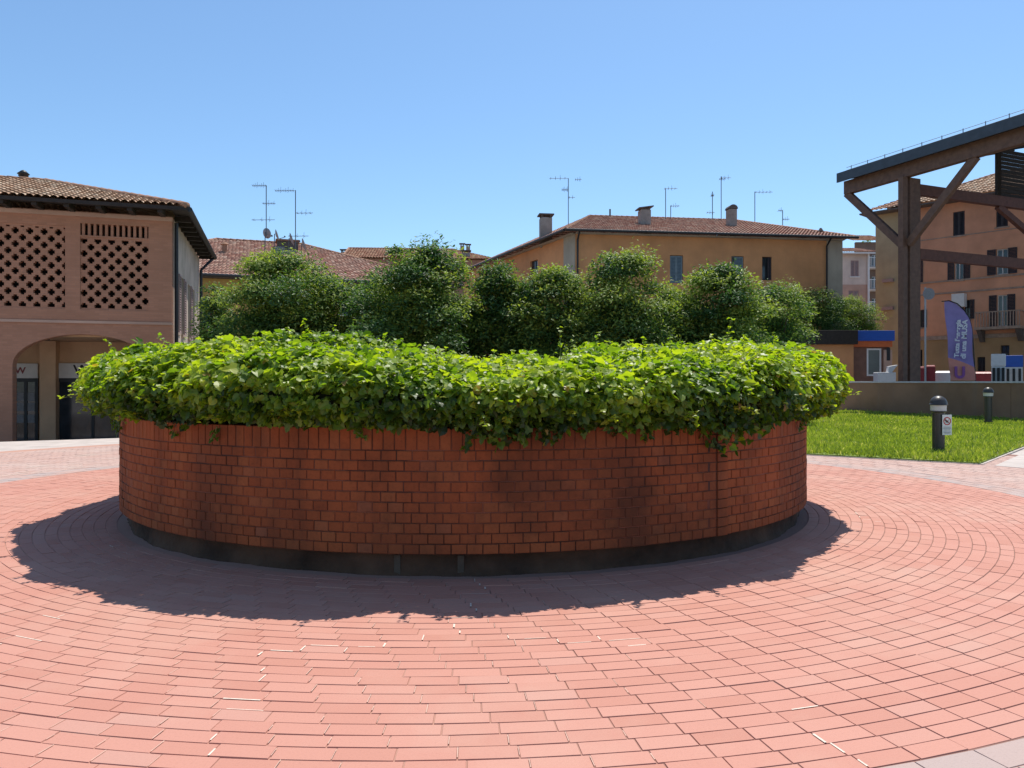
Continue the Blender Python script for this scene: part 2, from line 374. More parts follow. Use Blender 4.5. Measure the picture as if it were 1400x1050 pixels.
for (ri, rm, a0, Lk, mid, arc) in info:          # lime bloom in some joints
    h1 = near_line(mid, .055); h2 = near_line(arc, .05)
    for i in np.where(h1 & (rg.random(len(a0)) < .75))[0]:
        da = rg.uniform(.0025, .006)/rm; a = a0[i]; ra, rb = ri+rg.uniform(0,.045), ri+ROW-rg.uniform(0,.03)
        mb.face([(PC[0]+r*math.cos(t), PC[1]+r*math.sin(t), .0035) for r, t in ((ra,a-da),(rb,a-da),(rb,a+da),(ra,a+da))][::-1])
    for i in np.where(~h1 & (mid[:,1] < PC[1]) & (rg.random(len(a0)) < np.clip(.55-.55*mid[:,0], 0, .75)))[0]:
        da = rg.uniform(.0012, .0024)/rm; a = a0[i]; ra, rb = ri+.003+rg.uniform(0,.03), ri+ROW-.003-rg.uniform(0,.03)
        mb.face([(PC[0]+r*math.cos(t), PC[1]+r*math.sin(t), .0022) for r, t in ((ra,a-da),(rb,a-da),(rb,a+da),(ra,a+da))][::-1], 1)
    for i in np.where(h2 & (rg.random(len(a0)) < .6))[0]:
        w2 = rg.uniform(.0018, .0045); t0 = a0[i]+rg.uniform(0, .4)*Lk/rm; t1 = a0[i]+rg.uniform(.6, 1)*Lk/rm
        mb.face([(PC[0]+r*math.cos(t), PC[1]+r*math.sin(t), .003) for r, t in ((ri-w2,t0),(ri+w2,t0),(ri+w2,t1),(ri-w2,t1))])
for (ri, rm, a0, Lk, mid, arc) in info2[:26]:    # and in the pale paving beyond, where it runs in streaks
    for i in np.where((rg.random(len(a0)) < .045) & (mid[:,0] < -3))[0]:
        w2 = rg.uniform(.008, .016); t0 = a0[i]; t1 = a0[i]+rg.uniform(.8, 3)*Lk/rm
        for q in range(3):
            ta = t0+(t1-t0)*q/3; tb = t0+(t1-t0)*(q+1)/3
            mb.face([(PC[0]+r*math.cos(t), PC[1]+r*math.sin(t), .0035) for r, t in ((ri-w2,ta),(ri+w2,ta),(ri+w2,tb),(ri-w2,tb))])
mb.build('lime_bloom', [M['lime'], M['lime_faint']], pv)
lawn = [(8.2,13.2),(19.6,25.9),(16.1,36.9),(12,29),(-7.9,24.6),(-8.9,21.2),(2,18.2),(5.8,14.9)]
mb = MB(); mb.prism(lawn, -.02, .035); tag(mb.build('lawn', M['lawn']), kind='structure')
mb = MB()
for a, b in ((lawn[0], lawn[1]), (lawn[7], lawn[0]), (lawn[6], lawn[7])):
    mb.bar((a[0],a[1],-.018), (b[0],b[1],-.018), .09, .06)
tag(mb.build('kerb', M['concrete']), kind='structure')
mb = MB(); mb.prism([(8.33,13.0),(9.6,11.2),(40,30),(21.5,25.9),(19.8,25.8)], -.012, .004)
tag(mb.build('path', M['concrete']), kind='structure')
# grass
def in_poly(P, poly):
    c = np.zeros(len(P), bool); n = len(poly)
    for i in range(n):
        (x0,y0),(x1,y1) = poly[i], poly[(i+1)%n]
        t = ((y0 > P[:,1]) != (y1 > P[:,1])) & (P[:,0] < (x1-x0)*(P[:,1]-y0)/((y1-y0) or 1e-9)+x0); c ^= t
    return c
def grass(n):
    rg = np.random.default_rng(21)
    P = np.concatenate([np.stack([rg.uniform(5, 20, n), 13+24*rg.random(n)**1.7], 1)])
    P = P[in_poly(P, lawn) & (P[:,0]/P[:,1] > .30)]; k = len(P)
    pt = np.sin(P[:,0]*1.7+np.sin(P[:,1]*1.1)*2)*np.cos(P[:,1]*1.3)+rg.normal(0,.35,k)
    h = (.05+.07*rg.random(k)**2+.02*np.clip(pt,-1,1))*(1+.7*(rg.random(k)<.03)); wd = rg.uniform(.006,.012,k)*(1+P[:,1]/28)
    a = rg.uniform(0, 6.283, k); le = rg.uniform(.1,.7,k)*h; b = rg.uniform(0, 6.283, k)
    z0 = np.full(k, .03)
    t = np.stack([np.cos(a), np.sin(a), 0*a], 1); l = np.stack([np.cos(b), np.sin(b), 0*b], 1)
    B = np.concatenate([P, z0[:,None]], 1); up = np.array([0,0,1.])
    V = np.stack([B-t*wd[:,None], B+t*wd[:,None], B+t*(wd*.8)[:,None]+l*(le*.35)[:,None]+up*(h*.6)[:,None],
                  B+l*le[:,None]+up*h[:,None], B-t*(wd*.8)[:,None]+l*(le*.35)[:,None]+up*(h*.6)[:,None]], 1)
    r = np.clip(.45+.30*pt+rg.normal(0,.17,k), 0, .93); r[rg.random(k)<.02] = 1
    o = np_mesh('grass', V.reshape(-1,3), np.arange(k*5), np.full(k,5), [M['grass']], r)
    return tag(o, 'short green lawn grass with pale seed heads beside the red paving', 'grass', kind='stuff')
grass(120000)

# ------------------------------------------------------------------ brick planter
def pol(r, a, z): return (r*math.cos(a), r*math.sin(a), z)
pl = thing('brick_planter', (PC[0], PC[1], 0), 0, 'large round red brick planter wall with dark stained base on the red paving', 'planter')
mb = MB(); rg = random.Random(4)
CH, Z0 = .0772, .17; SW = .118; PIL = math.atan2(0, 1)
k_ = (983-700)/FPX                                     # the vertical strip: where that ray meets the wall
aa = 1+k_*k_; bb = -2*(PC[0]*k_+PC[1]); cc = PC[0]**2+PC[1]**2-PR*PR
yy = (-bb-math.sqrt(bb*bb-4*aa*cc))/(2*aa); PIL = math.atan2(yy-PC[1], k_*yy-PC[0])
def bricks(mb, z0, z1, wd, off, r=PR, skip=True):
    n = int(round(2*math.pi*r/wd)); da = 2*math.pi/n; gj = .0034/r
    for i in range(n):
        a0 = (i+off)*da; am = (a0+da/2+math.pi) % (2*math.pi)-math.pi
        if abs(am-PIL) < .020 or abs(am-PIL) > 6.25: continue
        ro = r+rg.gauss(0, .0018); a, b = a0+gj+rg.uniform(-.3,.3)*gj, a0+da-gj; zz0 = z0+.0036+rg.uniform(-.001,.0015); zz1 = z1-.0036+rg.uniform(-.001,.001)
        v = min(1, max(0, rg.betavariate(2,2)))
        c = .004; ca = c/r; ri = r-.03
        o = [pol(ro-c,a,zz0), pol(ro-c,b,zz0), pol(ro-c,b,zz1), pol(ro-c,a,zz1)]
        q = [pol(ro,a+ca,zz0+c), pol(ro,b-ca,zz0+c), pol(ro,b-ca,zz1-c), pol(ro,a+ca,zz1-c)]
        p = [pol(ri,a,zz0), pol(ri,b,zz0), pol(ri,b,zz1), pol(ri,a,zz1)]
        mb.face(q, 0, v)
        for j in range(4):
            k2 = (j+1)%4
            mb.face([o[j],o[k2],q[k2],q[j]], 0, v); mb.face([p[j],p[k2],o[k2],o[j]], 0, v)
for c in range(10): bricks(mb, Z0+c*CH, Z0+(c+1)*CH, SW, .5*(c%2)+.07*rg.random())
bricks(mb, Z0+10*CH, Z0+10*CH+.17, .085, 0)
mb.build('brick_wall', M['brick'], pl)
ZT = Z0+10*CH+.17
mb = MB(); mb.lathe([(PR-.25, Z0+.0), (PR-.0065, Z0+.0), (PR-.0065, ZT-.01), (PR-.25, ZT-.01)], n=160); mb.build('mortar_core', M['mortar'], pl, True)
mb = MB(); mb.lathe([(PR-.07, -.01), (PR-.085, .03), (PR-.09, .08), (PR-.085, .12), (PR-.08, Z0+.002)], n=300); pj = random.Random(12); w1 = [pj.uniform(0, 6.28) for _ in range(4)]
mb.v = [(x*(1+q/PR), y*(1+q/PR), z) for (x, y, z) in mb.v for q in [.014*math.sin(9*math.atan2(y, x)+w1[0]+z*20)+.010*math.sin(31*math.atan2(y, x)+w1[1])+pj.gauss(0, .006)]]
mb.build('plinth', M['plinth'], pl, True)
for px in (543, 630):
    k = (px-700)/FPX; r = PR-.07; bb = -2*(PC[0]*k+PC[1]); aa = 1+k*k; cc = PC[0]**2+PC[1]**2-r*r
    y = (-bb-math.sqrt(bb*bb-4*aa*cc))/(2*aa); a = math.atan2(y-PC[1], k*y-PC[0]); hw = .024/r; mb = MB()
    mb.hexa([pol(PR-.12,a-hw,0), pol(r,a-hw,0), pol(r,a+hw,0), pol(PR-.12,a+hw,0), pol(PR-.12,a-hw,.15), pol(r,a-hw,.15), pol(r,a+hw,.15), pol(PR-.12,a+hw,.15)]); mb.build('plinth_stone', M['plinth_stone'], pl)
mb = MB(); hw = .026
for c in range(12):
    z0 = Z0+c*CH; v = rg.random()
    for s0, s1, rr in ((-hw, -.008, PR-.004), (-.0055, hw, PR+.010)):
        mb.hexa([pol(PR-.1,PIL+s0,z0), pol(rr,PIL+s0,z0), pol(rr,PIL+s1,z0), pol(PR-.1,PIL+s1,z0), pol(PR-.1,PIL+s0,z0+CH-.006), pol(rr,PIL+s0,z0+CH-.006), pol(rr,PIL+s1,z0+CH-.006), pol(PR-.1,PIL+s1,z0+CH-.006)], 0, v)
mb.build('pilaster', M['brick'], pl, bevel=.004)
mb = MB(); mb.lathe([(0.001, ZT-.06), (PR-.2, ZT-.06)], n=48); mb.build('soil', M['soil'], pl)

# ------------------------------------------------------------------ foliage tools
IVY_V = np.array([(0,0,0),(.34,-.14,.06),(.53,.24,.10),(.27,.42,.05),(.24,.74,.02),(0,1,-.12),(-.24,.74,.02),(-.27,.42,.05),(-.53,.24,.10),(-.34,-.14,.06),(0,.45,-.02)], float)
IVY_F = [(0,1,2,3,10),(10,3,4,5),(10,5,6,7),(0,10,7,8,9)]
IVY_W = np.array([(0,0,0),(.30,-.10,.05),(.50,.10,.12),(.52,.38,.14),(.34,.66,.06),(0,.92,-.16),(-.36,.62,.04),(-.48,.36,.10),(-.44,.08,.06),(-.26,-.10,.02),(0,.42,-.03)], float)
IVY_G = [(0,1,2,3,10),(10,3,4,5),(10,5,6,7),(0,10,7,8,9)]
LAU_V = np.array([(0,0,0),(.20,.32,.05),(.17,.70,.03),(0,1,-.06),(-.17,.70,.03),(-.20,.32,.05),(0,.5,-.02)], float)
LAU_F = [(0,1,6),(1,2,3,6),(3,4,5,6),(5,0,6)]
def leaves(name, P, Nn, up, size, rnd, mat, tv, tf, parent=None, rg=RNG):
    n = len(P); Nn = unit(Nn)
    t = up-(np.sum(up*Nn, 1, keepdims=True))*Nn+rg.normal(0, .02, (n,3)); t = unit(t); b = np.cross(t, Nn)
    V = P[:,None,:]+size[:,None,None]*(tv[None,:,0:1]*b[:,None,:]+tv[None,:,1:2]*t[:,None,:]+tv[None,:,2:3]*Nn[:,None,:])
    k = len(tv); fl = np.concatenate([np.array(f) for f in tf]); fs = np.array([len(f) for f in tf])
    loops = (np.arange(n)[:,None]*k+fl[None]).ravel(); sizes = np.tile(fs, n); r = np.repeat(rnd, len(tf))
    return np_mesh(name, V.reshape(-1,3), loops, sizes, [mat], r, parent)

# ------------------------------------------------------------------ ivy on the planter
iv = thing('ivy', (PC[0], PC[1], ZT-.06), 0, 'dense bright green ivy spilling over the round brick planter', 'ivy')
PROF = np.array([(3.94,1.15),(4.05,1.15),(4.20,1.22),(4.27,1.32),(4.20,1.43),(4.02,1.49),(3.7,1.53),(3.2,1.55),(2.4,1.56),(1.4,1.56),(0.05,1.56)])
HUMP = ((-1.6,-2.6,.16,.9), (3.0,-1.6,.27,1.2), (-3.2,-1.7,.17,.8), (-.4,-3.4,-.03,.8), (1.2,-2.2,.08,.7))
def hump(a, r):
    x, y = r*np.cos(a), r*np.sin(a); return sum(h*np.exp(-((x-hx)**2+(y-hy)**2)/(2*sg*sg)) for hx, hy, h, sg in HUMP)
def lump(a, r):
    return (.08*np.sin(3*a+1)+.06*np.sin(7*a+2.2)+.06*np.sin(13*a+r*3)+.055*np.sin(23*a+.5+r*5)+.05*np.sin(41*a-r*7+1.3)*np.sin(9*a+r*6))
def shape(r, z, a, nr, nz):
    l = lump(a, r); outer = np.clip((r-2.5)/1.6, 0, 1)
    return r+.5*l*outer*np.clip(nr+.4, 0, 1), z+.75*l*np.clip(nz+.25, 0, 1)*(1-.3*outer)+hump(a, r)*np.clip((z-1.22)/.27, 0, 1)
def ivy_surface(n, rg, wfun):
    seg = np.diff(PROF, axis=0); ln = np.hypot(seg[:,0], seg[:,1]); rm = (PROF[:-1,0]+PROF[1:,0])/2
    wts = ln*rm*wfun; i = rg.choice(len(seg), n, p=wts/wts.sum()); t = rg.random(n)
    r = PROF[i,0]+seg[i,0]*t; z = PROF[i,1]+seg[i,1]*t; a = rg.uniform(-math.pi, math.pi, n)
    nr = seg[i,1]/ln[i]; nz = -seg[i,0]/ln[i]
    r2, z2 = shape(r, z, a, nr, nz); return r2, z2, a, nr, nz
rg = np.random.default_rng(5); wf = np.array([.8,2.2,2.6,3.6,3.6,2.2,1.2,.9,.55,.4,])
n = 92000; r, z, a, nr, nz = ivy_surface(n, rg, wf)
dep = rg.gamma(1.5, .045, n)-.06                            # mostly at the surface, some deeper, some out
r += -dep*nr*1.0; z += -dep*np.maximum(nz, 0)
# fringe hanging over the brick top, ragged
hang = (nz < .05) & (nr > -.9); drop = .04+.07*np.clip(np.sin(5*a+1)+np.sin(11*a)+.6*np.sin(29*a), 0, 2)+.20*np.exp(-((a+1.40)/.05)**2)+.16*np.exp(-((a-PIL)/.07)**2)-.05*np.clip((-1.9-a)/.3, 0, 1)
z -= np.where((nz < .2) & (r < 4.22), rg.random(n)**2.2*np.maximum(drop, .035)*(1+.5*np.sin(37*a)*np.sin(17*a+1)), 0)
z += np.where(nz < .2, .06*np.clip((-1.7-a)/.5, 0, 1)*(a < -.2), 0)
P = np.stack([r*np.cos(a), r*np.sin(a), z], 1)
Nn = np.stack([np.maximum(nr,.05)*np.cos(a), np.maximum(nr,.05)*np.sin(a), np.maximum(nz,.0)+.55], 1)+rg.normal(0, .72, (n,3))
Nn[:,2] = np.abs(Nn[:,2]); up = np.stack([np.cos(a)*.7, np.sin(a)*.7, -.5+0*a], 1)+rg.normal(0, 1.0, (n,3))
sz = rg.uniform(.032, .075, n)*(1+.4*(rg.random(n) < .08))
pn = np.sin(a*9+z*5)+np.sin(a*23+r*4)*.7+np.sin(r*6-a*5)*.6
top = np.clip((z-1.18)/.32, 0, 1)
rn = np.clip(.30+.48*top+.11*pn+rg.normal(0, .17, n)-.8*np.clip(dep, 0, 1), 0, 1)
P[:,2] -= ZT-.06
old = rg.random(n) < .006; rn = np.where(old, 1.0, np.minimum(rn, .955))
k2 = rg.random(n) < .45
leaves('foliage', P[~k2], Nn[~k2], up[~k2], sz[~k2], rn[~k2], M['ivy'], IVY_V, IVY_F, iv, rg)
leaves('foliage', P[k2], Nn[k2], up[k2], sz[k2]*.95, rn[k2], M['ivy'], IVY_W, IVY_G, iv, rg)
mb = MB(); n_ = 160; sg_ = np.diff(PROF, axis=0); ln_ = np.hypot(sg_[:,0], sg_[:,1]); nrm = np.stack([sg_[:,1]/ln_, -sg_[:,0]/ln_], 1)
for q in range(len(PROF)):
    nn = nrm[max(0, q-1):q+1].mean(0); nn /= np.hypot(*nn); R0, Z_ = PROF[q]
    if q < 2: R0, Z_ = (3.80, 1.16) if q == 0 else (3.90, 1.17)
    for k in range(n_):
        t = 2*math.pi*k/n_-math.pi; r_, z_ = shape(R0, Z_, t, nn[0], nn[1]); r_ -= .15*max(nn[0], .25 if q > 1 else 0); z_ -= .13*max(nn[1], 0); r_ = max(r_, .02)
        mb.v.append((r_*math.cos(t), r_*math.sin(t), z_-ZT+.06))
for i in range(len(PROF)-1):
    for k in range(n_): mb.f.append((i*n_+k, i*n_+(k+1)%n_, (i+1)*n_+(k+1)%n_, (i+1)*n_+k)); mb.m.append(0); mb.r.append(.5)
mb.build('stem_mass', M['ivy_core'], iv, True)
# young shoots standing out of the mass
mb = MB(); SP, SN, SU, SS, SR = [], [], [], [], []
rs = np.random.default_rng(17)
def shoot(a, r, z, h, lean):
    base = np.array([r*math.cos(a), r*math.sin(a), z-ZT+.06]); d = np.array([math.cos(a)*lean, math.sin(a)*lean, 1.])+np.append(rs.normal(0,.25,2), 0); d /= np.linalg.norm(d)
    pts = []
    for q in range(6):
        t = q/5; p = base+d*h*t+np.array([math.cos(a),math.sin(a),0])*lean*.35*h*t*t+np.array([0,0,-.25*abs(lean)*h*t*t]); pts.append(p)
    mb.tube(pts, [.005,.0045,.004,.0035,.003,.002], 5)
    for q in range(1, 6):
        for s_ in range(3 if q < 5 else 4):
            SP.append(pts[q]+rs.normal(0,.012,3)); SN.append(np.array([rs.normal(0,.5), rs.normal(0,.5), 1])); ag = rs.uniform(0,6.28)
            SU.append(np.array([math.cos(ag), math.sin(ag), rs.normal(.1,.3)])); SS.append(rs.uniform(.035,.075)*(1.15-.12*q)); SR.append(rs.uniform(.6, .95))
for q in range(210):
    a = rs.uniform(-math.pi, math.pi); r = 4.25*math.sqrt(rs.uniform(.2, 1)); z = np.interp(r, PROF[::-1,0][:7], PROF[::-1,1][:7]); zt = z+.6*float(lump(a, r))+float(hump(a, r))-.05
    shoot(a, r, zt, rs.uniform(.10, .26)*(1.3 if rs.random() < .1 else 1), rs.uniform(0, .5))
for q in range(130):
    a = rs.uniform(-math.pi, math.pi); shoot(a, 4.14+.3*float(lump(a, 4.2)), rs.uniform(1.14, 1.45), rs.uniform(.08, .2), rs.uniform(1.2, 2.4))
for a, r in ((-1.72, 3.3), (-1.25, 3.0), (-.72, 3.4)): shoot(a, r, 1.5+float(hump(a, r)), .34, .05)
for q in range(18):                                      # runners trailing down the brick face
    a = rs.uniform(-math.pi, .2); L_ = rs.uniform(.04, .14); z = rs.uniform(1.08, 1.16)
    pts = [np.array([(4.02-.05*t)*math.cos(a+.03*t*math.sin(q)), (4.02-.05*t)*math.sin(a+.03*t*math.sin(q)), z-L_*t-ZT+.06]) for t in (0, .35, .7, 1)]
    mb.tube(pts, [.005, .004, .003, .002], 5)
    for p in pts[1:]:
        for s_ in range(3):
            SP.append(p+rs.normal(0, .014, 3)); SN.append(np.array([math.cos(a), math.sin(a), .7])+rs.normal(0, .35, 3)); SU.append(np.array([rs.normal(0, .6), rs.normal(0, .6), -.8])); SS.append(rs.uniform(.03, .06)); SR.append(rs.uniform(.15, .6))
tag(mb.build('stem', M['stem'], iv), kind='stuff')
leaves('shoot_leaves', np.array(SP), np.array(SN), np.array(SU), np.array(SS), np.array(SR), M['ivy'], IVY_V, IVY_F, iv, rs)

# ------------------------------------------------------------------ trees and shrubs behind the planter
def tree(name, px, ytop, d, rx, label, seed, z_low=.35, nl=11000, young=.3, group=None, ry=None, peak=(), leafs=(.07, .125), base=0., flat=1.0):
    rg = np.random.default_rng(seed); X = (px-700)/FPX*d; ztop = EYE+(HZ-ytop)/FPX*d
    t = thing(name, (X, d, base), 0, label, 'tree', group); ry = ry or rx*.9
    zc = (ztop+z_low)/2-base; rz = (ztop-z_low)/2
    rx *= 1.08; ry *= 1.08; M_ = 110; cl = []; nl = int(nl*2.7)
    while len(cl) < M_:
        q = rg.normal(0, 1, 3); q /= np.linalg.norm(q); s = rg.uniform(.2, .98)
        if q[2] < -.2: s *= .9
        p = q*s; taper = 1.0-.30*max(0, p[2])*flat
        c = np.array([p[0]*rx*taper, p[1]*ry*taper, zc+p[2]*rz*(.98 if p[2] > 0 else .92)]); cl.append((c, rg.uniform(.24, .46)*min(max(rx, .8), 1.5), p[2], rg.random()))
    for k in range(17):                                  # a well filled cap
        a = rg.uniform(0, 6.283); el = rg.uniform(.5, 1.45); s = rg.uniform(.72, .95); taper = 1-.3*math.sin(el)*flat
        cl.append((np.array([math.cos(a)*math.cos(el)*rx*taper*s, math.sin(a)*math.cos(el)*ry*taper*s, zc+math.sin(el)*s*rz*.95]), rg.uniform(.26, .42)*min(max(rx, .8), 1.5), math.sin(el), rg.random()))
    for (dx, h) in peak: cl += [(np.array([dx, -.2, zc+rz*.85+h*f]), .30-.16*f, 1, .5) for f in (.0, .3, .6, .9)]
    w = np.array([c[1]**2 for c in cl]); i = rg.choice(len(cl), nl, p=w/w.sum())
    c = np.array([cl[j][0] for j in i]); rr = np.array([cl[j][1] for j in i]); ht = np.array([cl[j][2] for j in i]); yy = np.array([cl[j][3] for j in i])
    q = rg.normal(0, 1, (nl,3)); q = unit(q); q[:,2] = np.where(q[:,2] < -.3, -q[:,2]*.6, q[:,2])
    rad = rg.random(nl)**.45*1.08+ (rg.random(nl) < .06)*rg.uniform(0, .5, nl)
    P = c+q*(rr*rad)[:,None]*np.array([1,1,.9]); P[:,2] = np.maximum(P[:,2], .08)
    Nn = q*.6+np.array([0,-.1,.75])+rg.normal(0, .5, (nl,3)); up = q+np.array([0,0,.5])+rg.normal(0, .6, (nl,3))
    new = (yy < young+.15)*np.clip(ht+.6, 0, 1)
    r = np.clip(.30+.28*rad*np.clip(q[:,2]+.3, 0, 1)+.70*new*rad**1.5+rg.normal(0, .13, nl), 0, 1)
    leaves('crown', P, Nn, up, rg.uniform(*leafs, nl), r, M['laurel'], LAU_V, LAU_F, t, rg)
    mb = MB(); mb.tube([(0,0,-.02),(.03,.02,zc*.5),(.0,.03,zc),(-.03,0,zc+rz*.5)], [.10,.08,.06,.03], 8)
    for j in range(14):
        e = cl[int(rg.integers(M_))][0]*np.array([.8,.8,.9]); s = rg.uniform(.25, .8)*zc
        mb.tube([(0,0,s), (e[0]*.5, e[1]*.5, s+(e[2]-s)*.6), tuple(e)], [.045,.03,.012], 6)
    mb.build('trunk', M['bark'], t); return t
G = 'shrub trees behind the planter'
tree('shrub_tree', 398, 347, 20.5, 1.93, 'broad rounded bushy tree with yellow-green crown, leftmost of the big ones behind the ivy', 31, nl=17000, young=.5, group=G, flat=.6, z_low=.9)
tree('shrub_tree', 294, 385, 21.5, .5, 'thin sparse shrub in front of the green shutter beside the arcade building', 32, nl=1700, young=.3, group=G, z_low=1.4)
tree('shrub_tree', 508, 379, 21.0, 1.04, 'low dark shrub between the two biggest bushy trees', 33, nl=9000, young=.25, group=G)
tree('shrub_tree', 572, 333, 19.5, 1.71, 'tallest dark bushy tree with spiky top behind the ivy', 34, nl=17000, young=.35, group=G, peak=((-.55,.1),(.35,.05)))
tree('shrub_tree', 682, 353, 20.5, 1.04, 'narrow dark green tree below the ochre house side wall', 35, nl=10000, young=.15, group=G)
tree('shrub_tree', 757, 365, 20.0, 1.1, 'lighter open crowned tree with visible branches below the grey house corner', 36, nl=9000, young=.55, group=G)
tree('shrub_tree', 852, 343, 19.5, 1.38, 'bushy tree with two pointed tips below the ochre facade', 37, nl=14000, young=.45, group=G, peak=((-.42,.15),(.12,.12)))
tree('shrub_tree', 985, 357, 19.5, 1.16, 'conical dark green tree below the grey window shutters, rightmost of the tall ones', 38, nl=12000, young=.3, group=G, peak=((0,.05),))
tree('shrub_tree', 922, 395, 20.5, 0.88, 'low dark shrub between the twin tipped tree and the conical tree', 39, nl=8000, young=.2, group=G)
tree('shrub_tree', 1058, 383, 26, 1.65, 'rounded hedge shrub just right of the conical tree', 40, nl=9000, young=.3, group=G)
tree('shrub_tree', 1118, 393, 45.2, 2.1, 'rounded hedge shrub below the right end of the ochre house', 41, nl=8000, young=.35, group=G, z_low=3.2, ry=1.2)
tree('shrub_tree', 1168, 407, 47.5, 1.8, 'small light hedge shrub just behind the blue roofed kiosk, last of the row', 42, nl=7000, young=.5, group=G, z_low=3.2)
tree('shrub_tree', 808, 400, 21.5, 1.0, 'low shrub filling the gap left of the twin tipped tree', 46, nl=7000, young=.2, group=G)
tree('shrub_tree', 718, 400, 22.0, 1.0, 'low shrub filling the gap left of the open crowned tree', 45, nl=7000, young=.2, group=G)
tree('shrub_tree', 630, 407, 21.0, 0.99, 'low shrub filling the gap right of the tallest bushy tree', 43, nl=8000, young=.2, group=G)
tree('shrub_tree', 448, 412, 21.5, 0.88, 'low shrub filling the gap right of the broad yellow-green tree', 44, nl=6000, young=.2, group=G)

# ------------------------------------------------------------------ building tools
def wall(mb, o, u, n, L, z0, z1, t, ops=(), m=0, x0=0.):
    """wall strip from x0 to L along u, inward normal n; ops = (xa, xb, za, zb, arch rise)"""
    xs = {x0, L}
    for (xa, xb, za, zb, ri) in ops:
        xs |= {xa, xb}
        if ri: xs |= {xa+(xb-xa)*(.5-.5*math.cos(math.pi*q/16)) for q in range(1, 16)}
    xs = sorted(x for x in xs if x0-1e-6 <= x <= L+1e-6)
    def pt(x, y, z): return (o[0]+u[0]*x+n[0]*y, o[1]+u[1]*x+n[1]*y, z)
    def zt(op, x):
        xa, xb, za, zb, ri = op
        if not ri: return zb
        q = (x-(xa+xb)/2)/((xb-xa)/2); return zb-ri+ri*math.sqrt(max(0, 1-q*q))
    for a, b in zip(xs[:-1], xs[1:]):
        if b-a < 1e-6: continue
        mid = (a+b)/2; cov = sorted([p for p in ops if p[0]-1e-6 <= mid <= p[1]+1e-6], key=lambda p: p[2])
        lo = (z0, z0); spans = []
        for p in cov:
            if p[2] > lo[0]+1e-4: spans.append((lo, (p[2], p[2])))
            ta, tb = zt(p, a), zt(p, b); lo = (ta, tb)
            mb.face([pt(a,0,ta), pt(b,0,tb), pt(b,t,tb), pt(a,t,ta)], m)
            if p[2] > z0+1e-4: mb.face([pt(a,0,p[2]), pt(a,t,p[2]), pt(b,t,p[2]), pt(b,0,p[2])], m)
        spans.append((lo, (z1, z1)))
        for (l, h) in spans:
            mb.face([pt(a,0,l[0]), pt(b,0,l[1]), pt(b,0,h[1]), pt(a,0,h[0])], m)
            mb.face([pt(a,t,l[0]), pt(a,t,h[0]), pt(b,t,h[1]), pt(b,t,l[1])], m)
    for p in ops:
        for x in (p[0], p[1]):
            if x0 < x < L: mb.face([pt(x,0,p[2]), pt(x,t,p[2]), pt(x,t,zt(p,x)), pt(x,0,zt(p,x))], m)
    for x in (x0, L): mb.face([pt(x,0,z0), pt(x,t,z0), pt(x,t,z1), pt(x,0,z1)], m)
    mb.face([pt(x0,0,z1), pt(L,0,z1), pt(L,t,z1), pt(x0,t,z1)], m)
def roof_plane(name, poly, mat, parent, tw=.22, tl=.36, amp=.045):
    """barrel tiled roof slope; poly[0] -> poly[1] is the eave"""
    p = [np.array(q, float) for q in poly]; U = unit((p[1]-p[0])[None])[0]; W = p[2]-p[0]
    Nn = np.cross(U, W); Nn /= np.linalg.norm(Nn)
    if Nn[2] < 0: Nn = -Nn
    V = np.cross(Nn, U)
    if V@W < 0: V = -V
    q = np.array([((a-p[0])@U, (a-p[0])@V) for a in p]); vmax = q[:,1].max()
    def rng_(v):
        xs = []
        for i in range(len(q)):
            a, b = q[i], q[(i+1)%len(q)]
            if abs(a[1]-b[1]) < 1e-9:
                if abs(a[1]-v) < 1e-6: xs += [a[0], b[0]]
            elif min(a[1],b[1])-1e-6 <= v <= max(a[1],b[1])+1e-6: xs.append(a[0]+(b[0]-a[0])*(v-a[1])/(b[1]-a[1]))
        return (min(xs), max(xs)) if xs else (q[:,0].mean(), q[:,0].mean())
    nt_ = max(1, int(math.ceil(vmax/tl))); vs = []; hs = []; rows = []
    for k in range(nt_):
        a = k*tl; b = min(vmax, (k+1)*tl); vs += [a, b]; hs += [.05, 0.]; rows += [k+.02, k+.98]
    u0, u1 = q[:,0].min(), q[:,0].max(); nu = int(math.ceil((u1-u0)/tw)); S = 6
    us = u0+np.arange(nu*S+1)*tw/S; ph = (np.arange(nu*S+1) % S)/S
    prof = amp*np.abs(np.cos(math.pi*ph))**.8
    VV = []; UVs = []
    for v, h, rw in zip(vs, hs, rows):
        a, b = rng_(v); x = np.clip(us, a, b)
        VV.append(p[0]+x[:,None]*U+v*V[None]+(h+prof)[:,None]*Nn); UVs.append(np.stack([(x-u0)/tw+.5, np.full(len(x), rw)], 1))
    VV = np.concatenate(VV); UVv = np.concatenate(UVs); w_ = len(us); R_ = len(vs)
    i, j = np.meshgrid(np.arange(R_-1), np.arange(w_-1), indexing='ij'); b = (i*w_+j).ravel()
    loops = np.stack([b, b+1, b+1+w_, b+w_], 1).ravel()
    uv = UVv[loops].reshape(-1, 4, 2).copy(); mu = uv[:,:,0].mean(1, keepdims=True); uv[:,:,0] = np.floor(mu)+.5; uv[:,:,1] = np.floor(uv[:,:,1].mean(1, keepdims=True))+.5
    ok = (np.abs(VV[loops].reshape(-1,4,3)[:,1]-VV[loops].reshape(-1,4,3)[:,0]).sum(1) > 1e-6) | (np.abs(VV[loops].reshape(-1,4,3)[:,2]-VV[loops].reshape(-1,4,3)[:,3]).sum(1) > 1e-6)
    lp = loops.reshape(-1,4)[ok]; o = np_mesh(name, VV, lp.ravel(), np.full(len(lp), 4), [mat], None, parent, uv=uv[ok].reshape(-1,2))
    return o
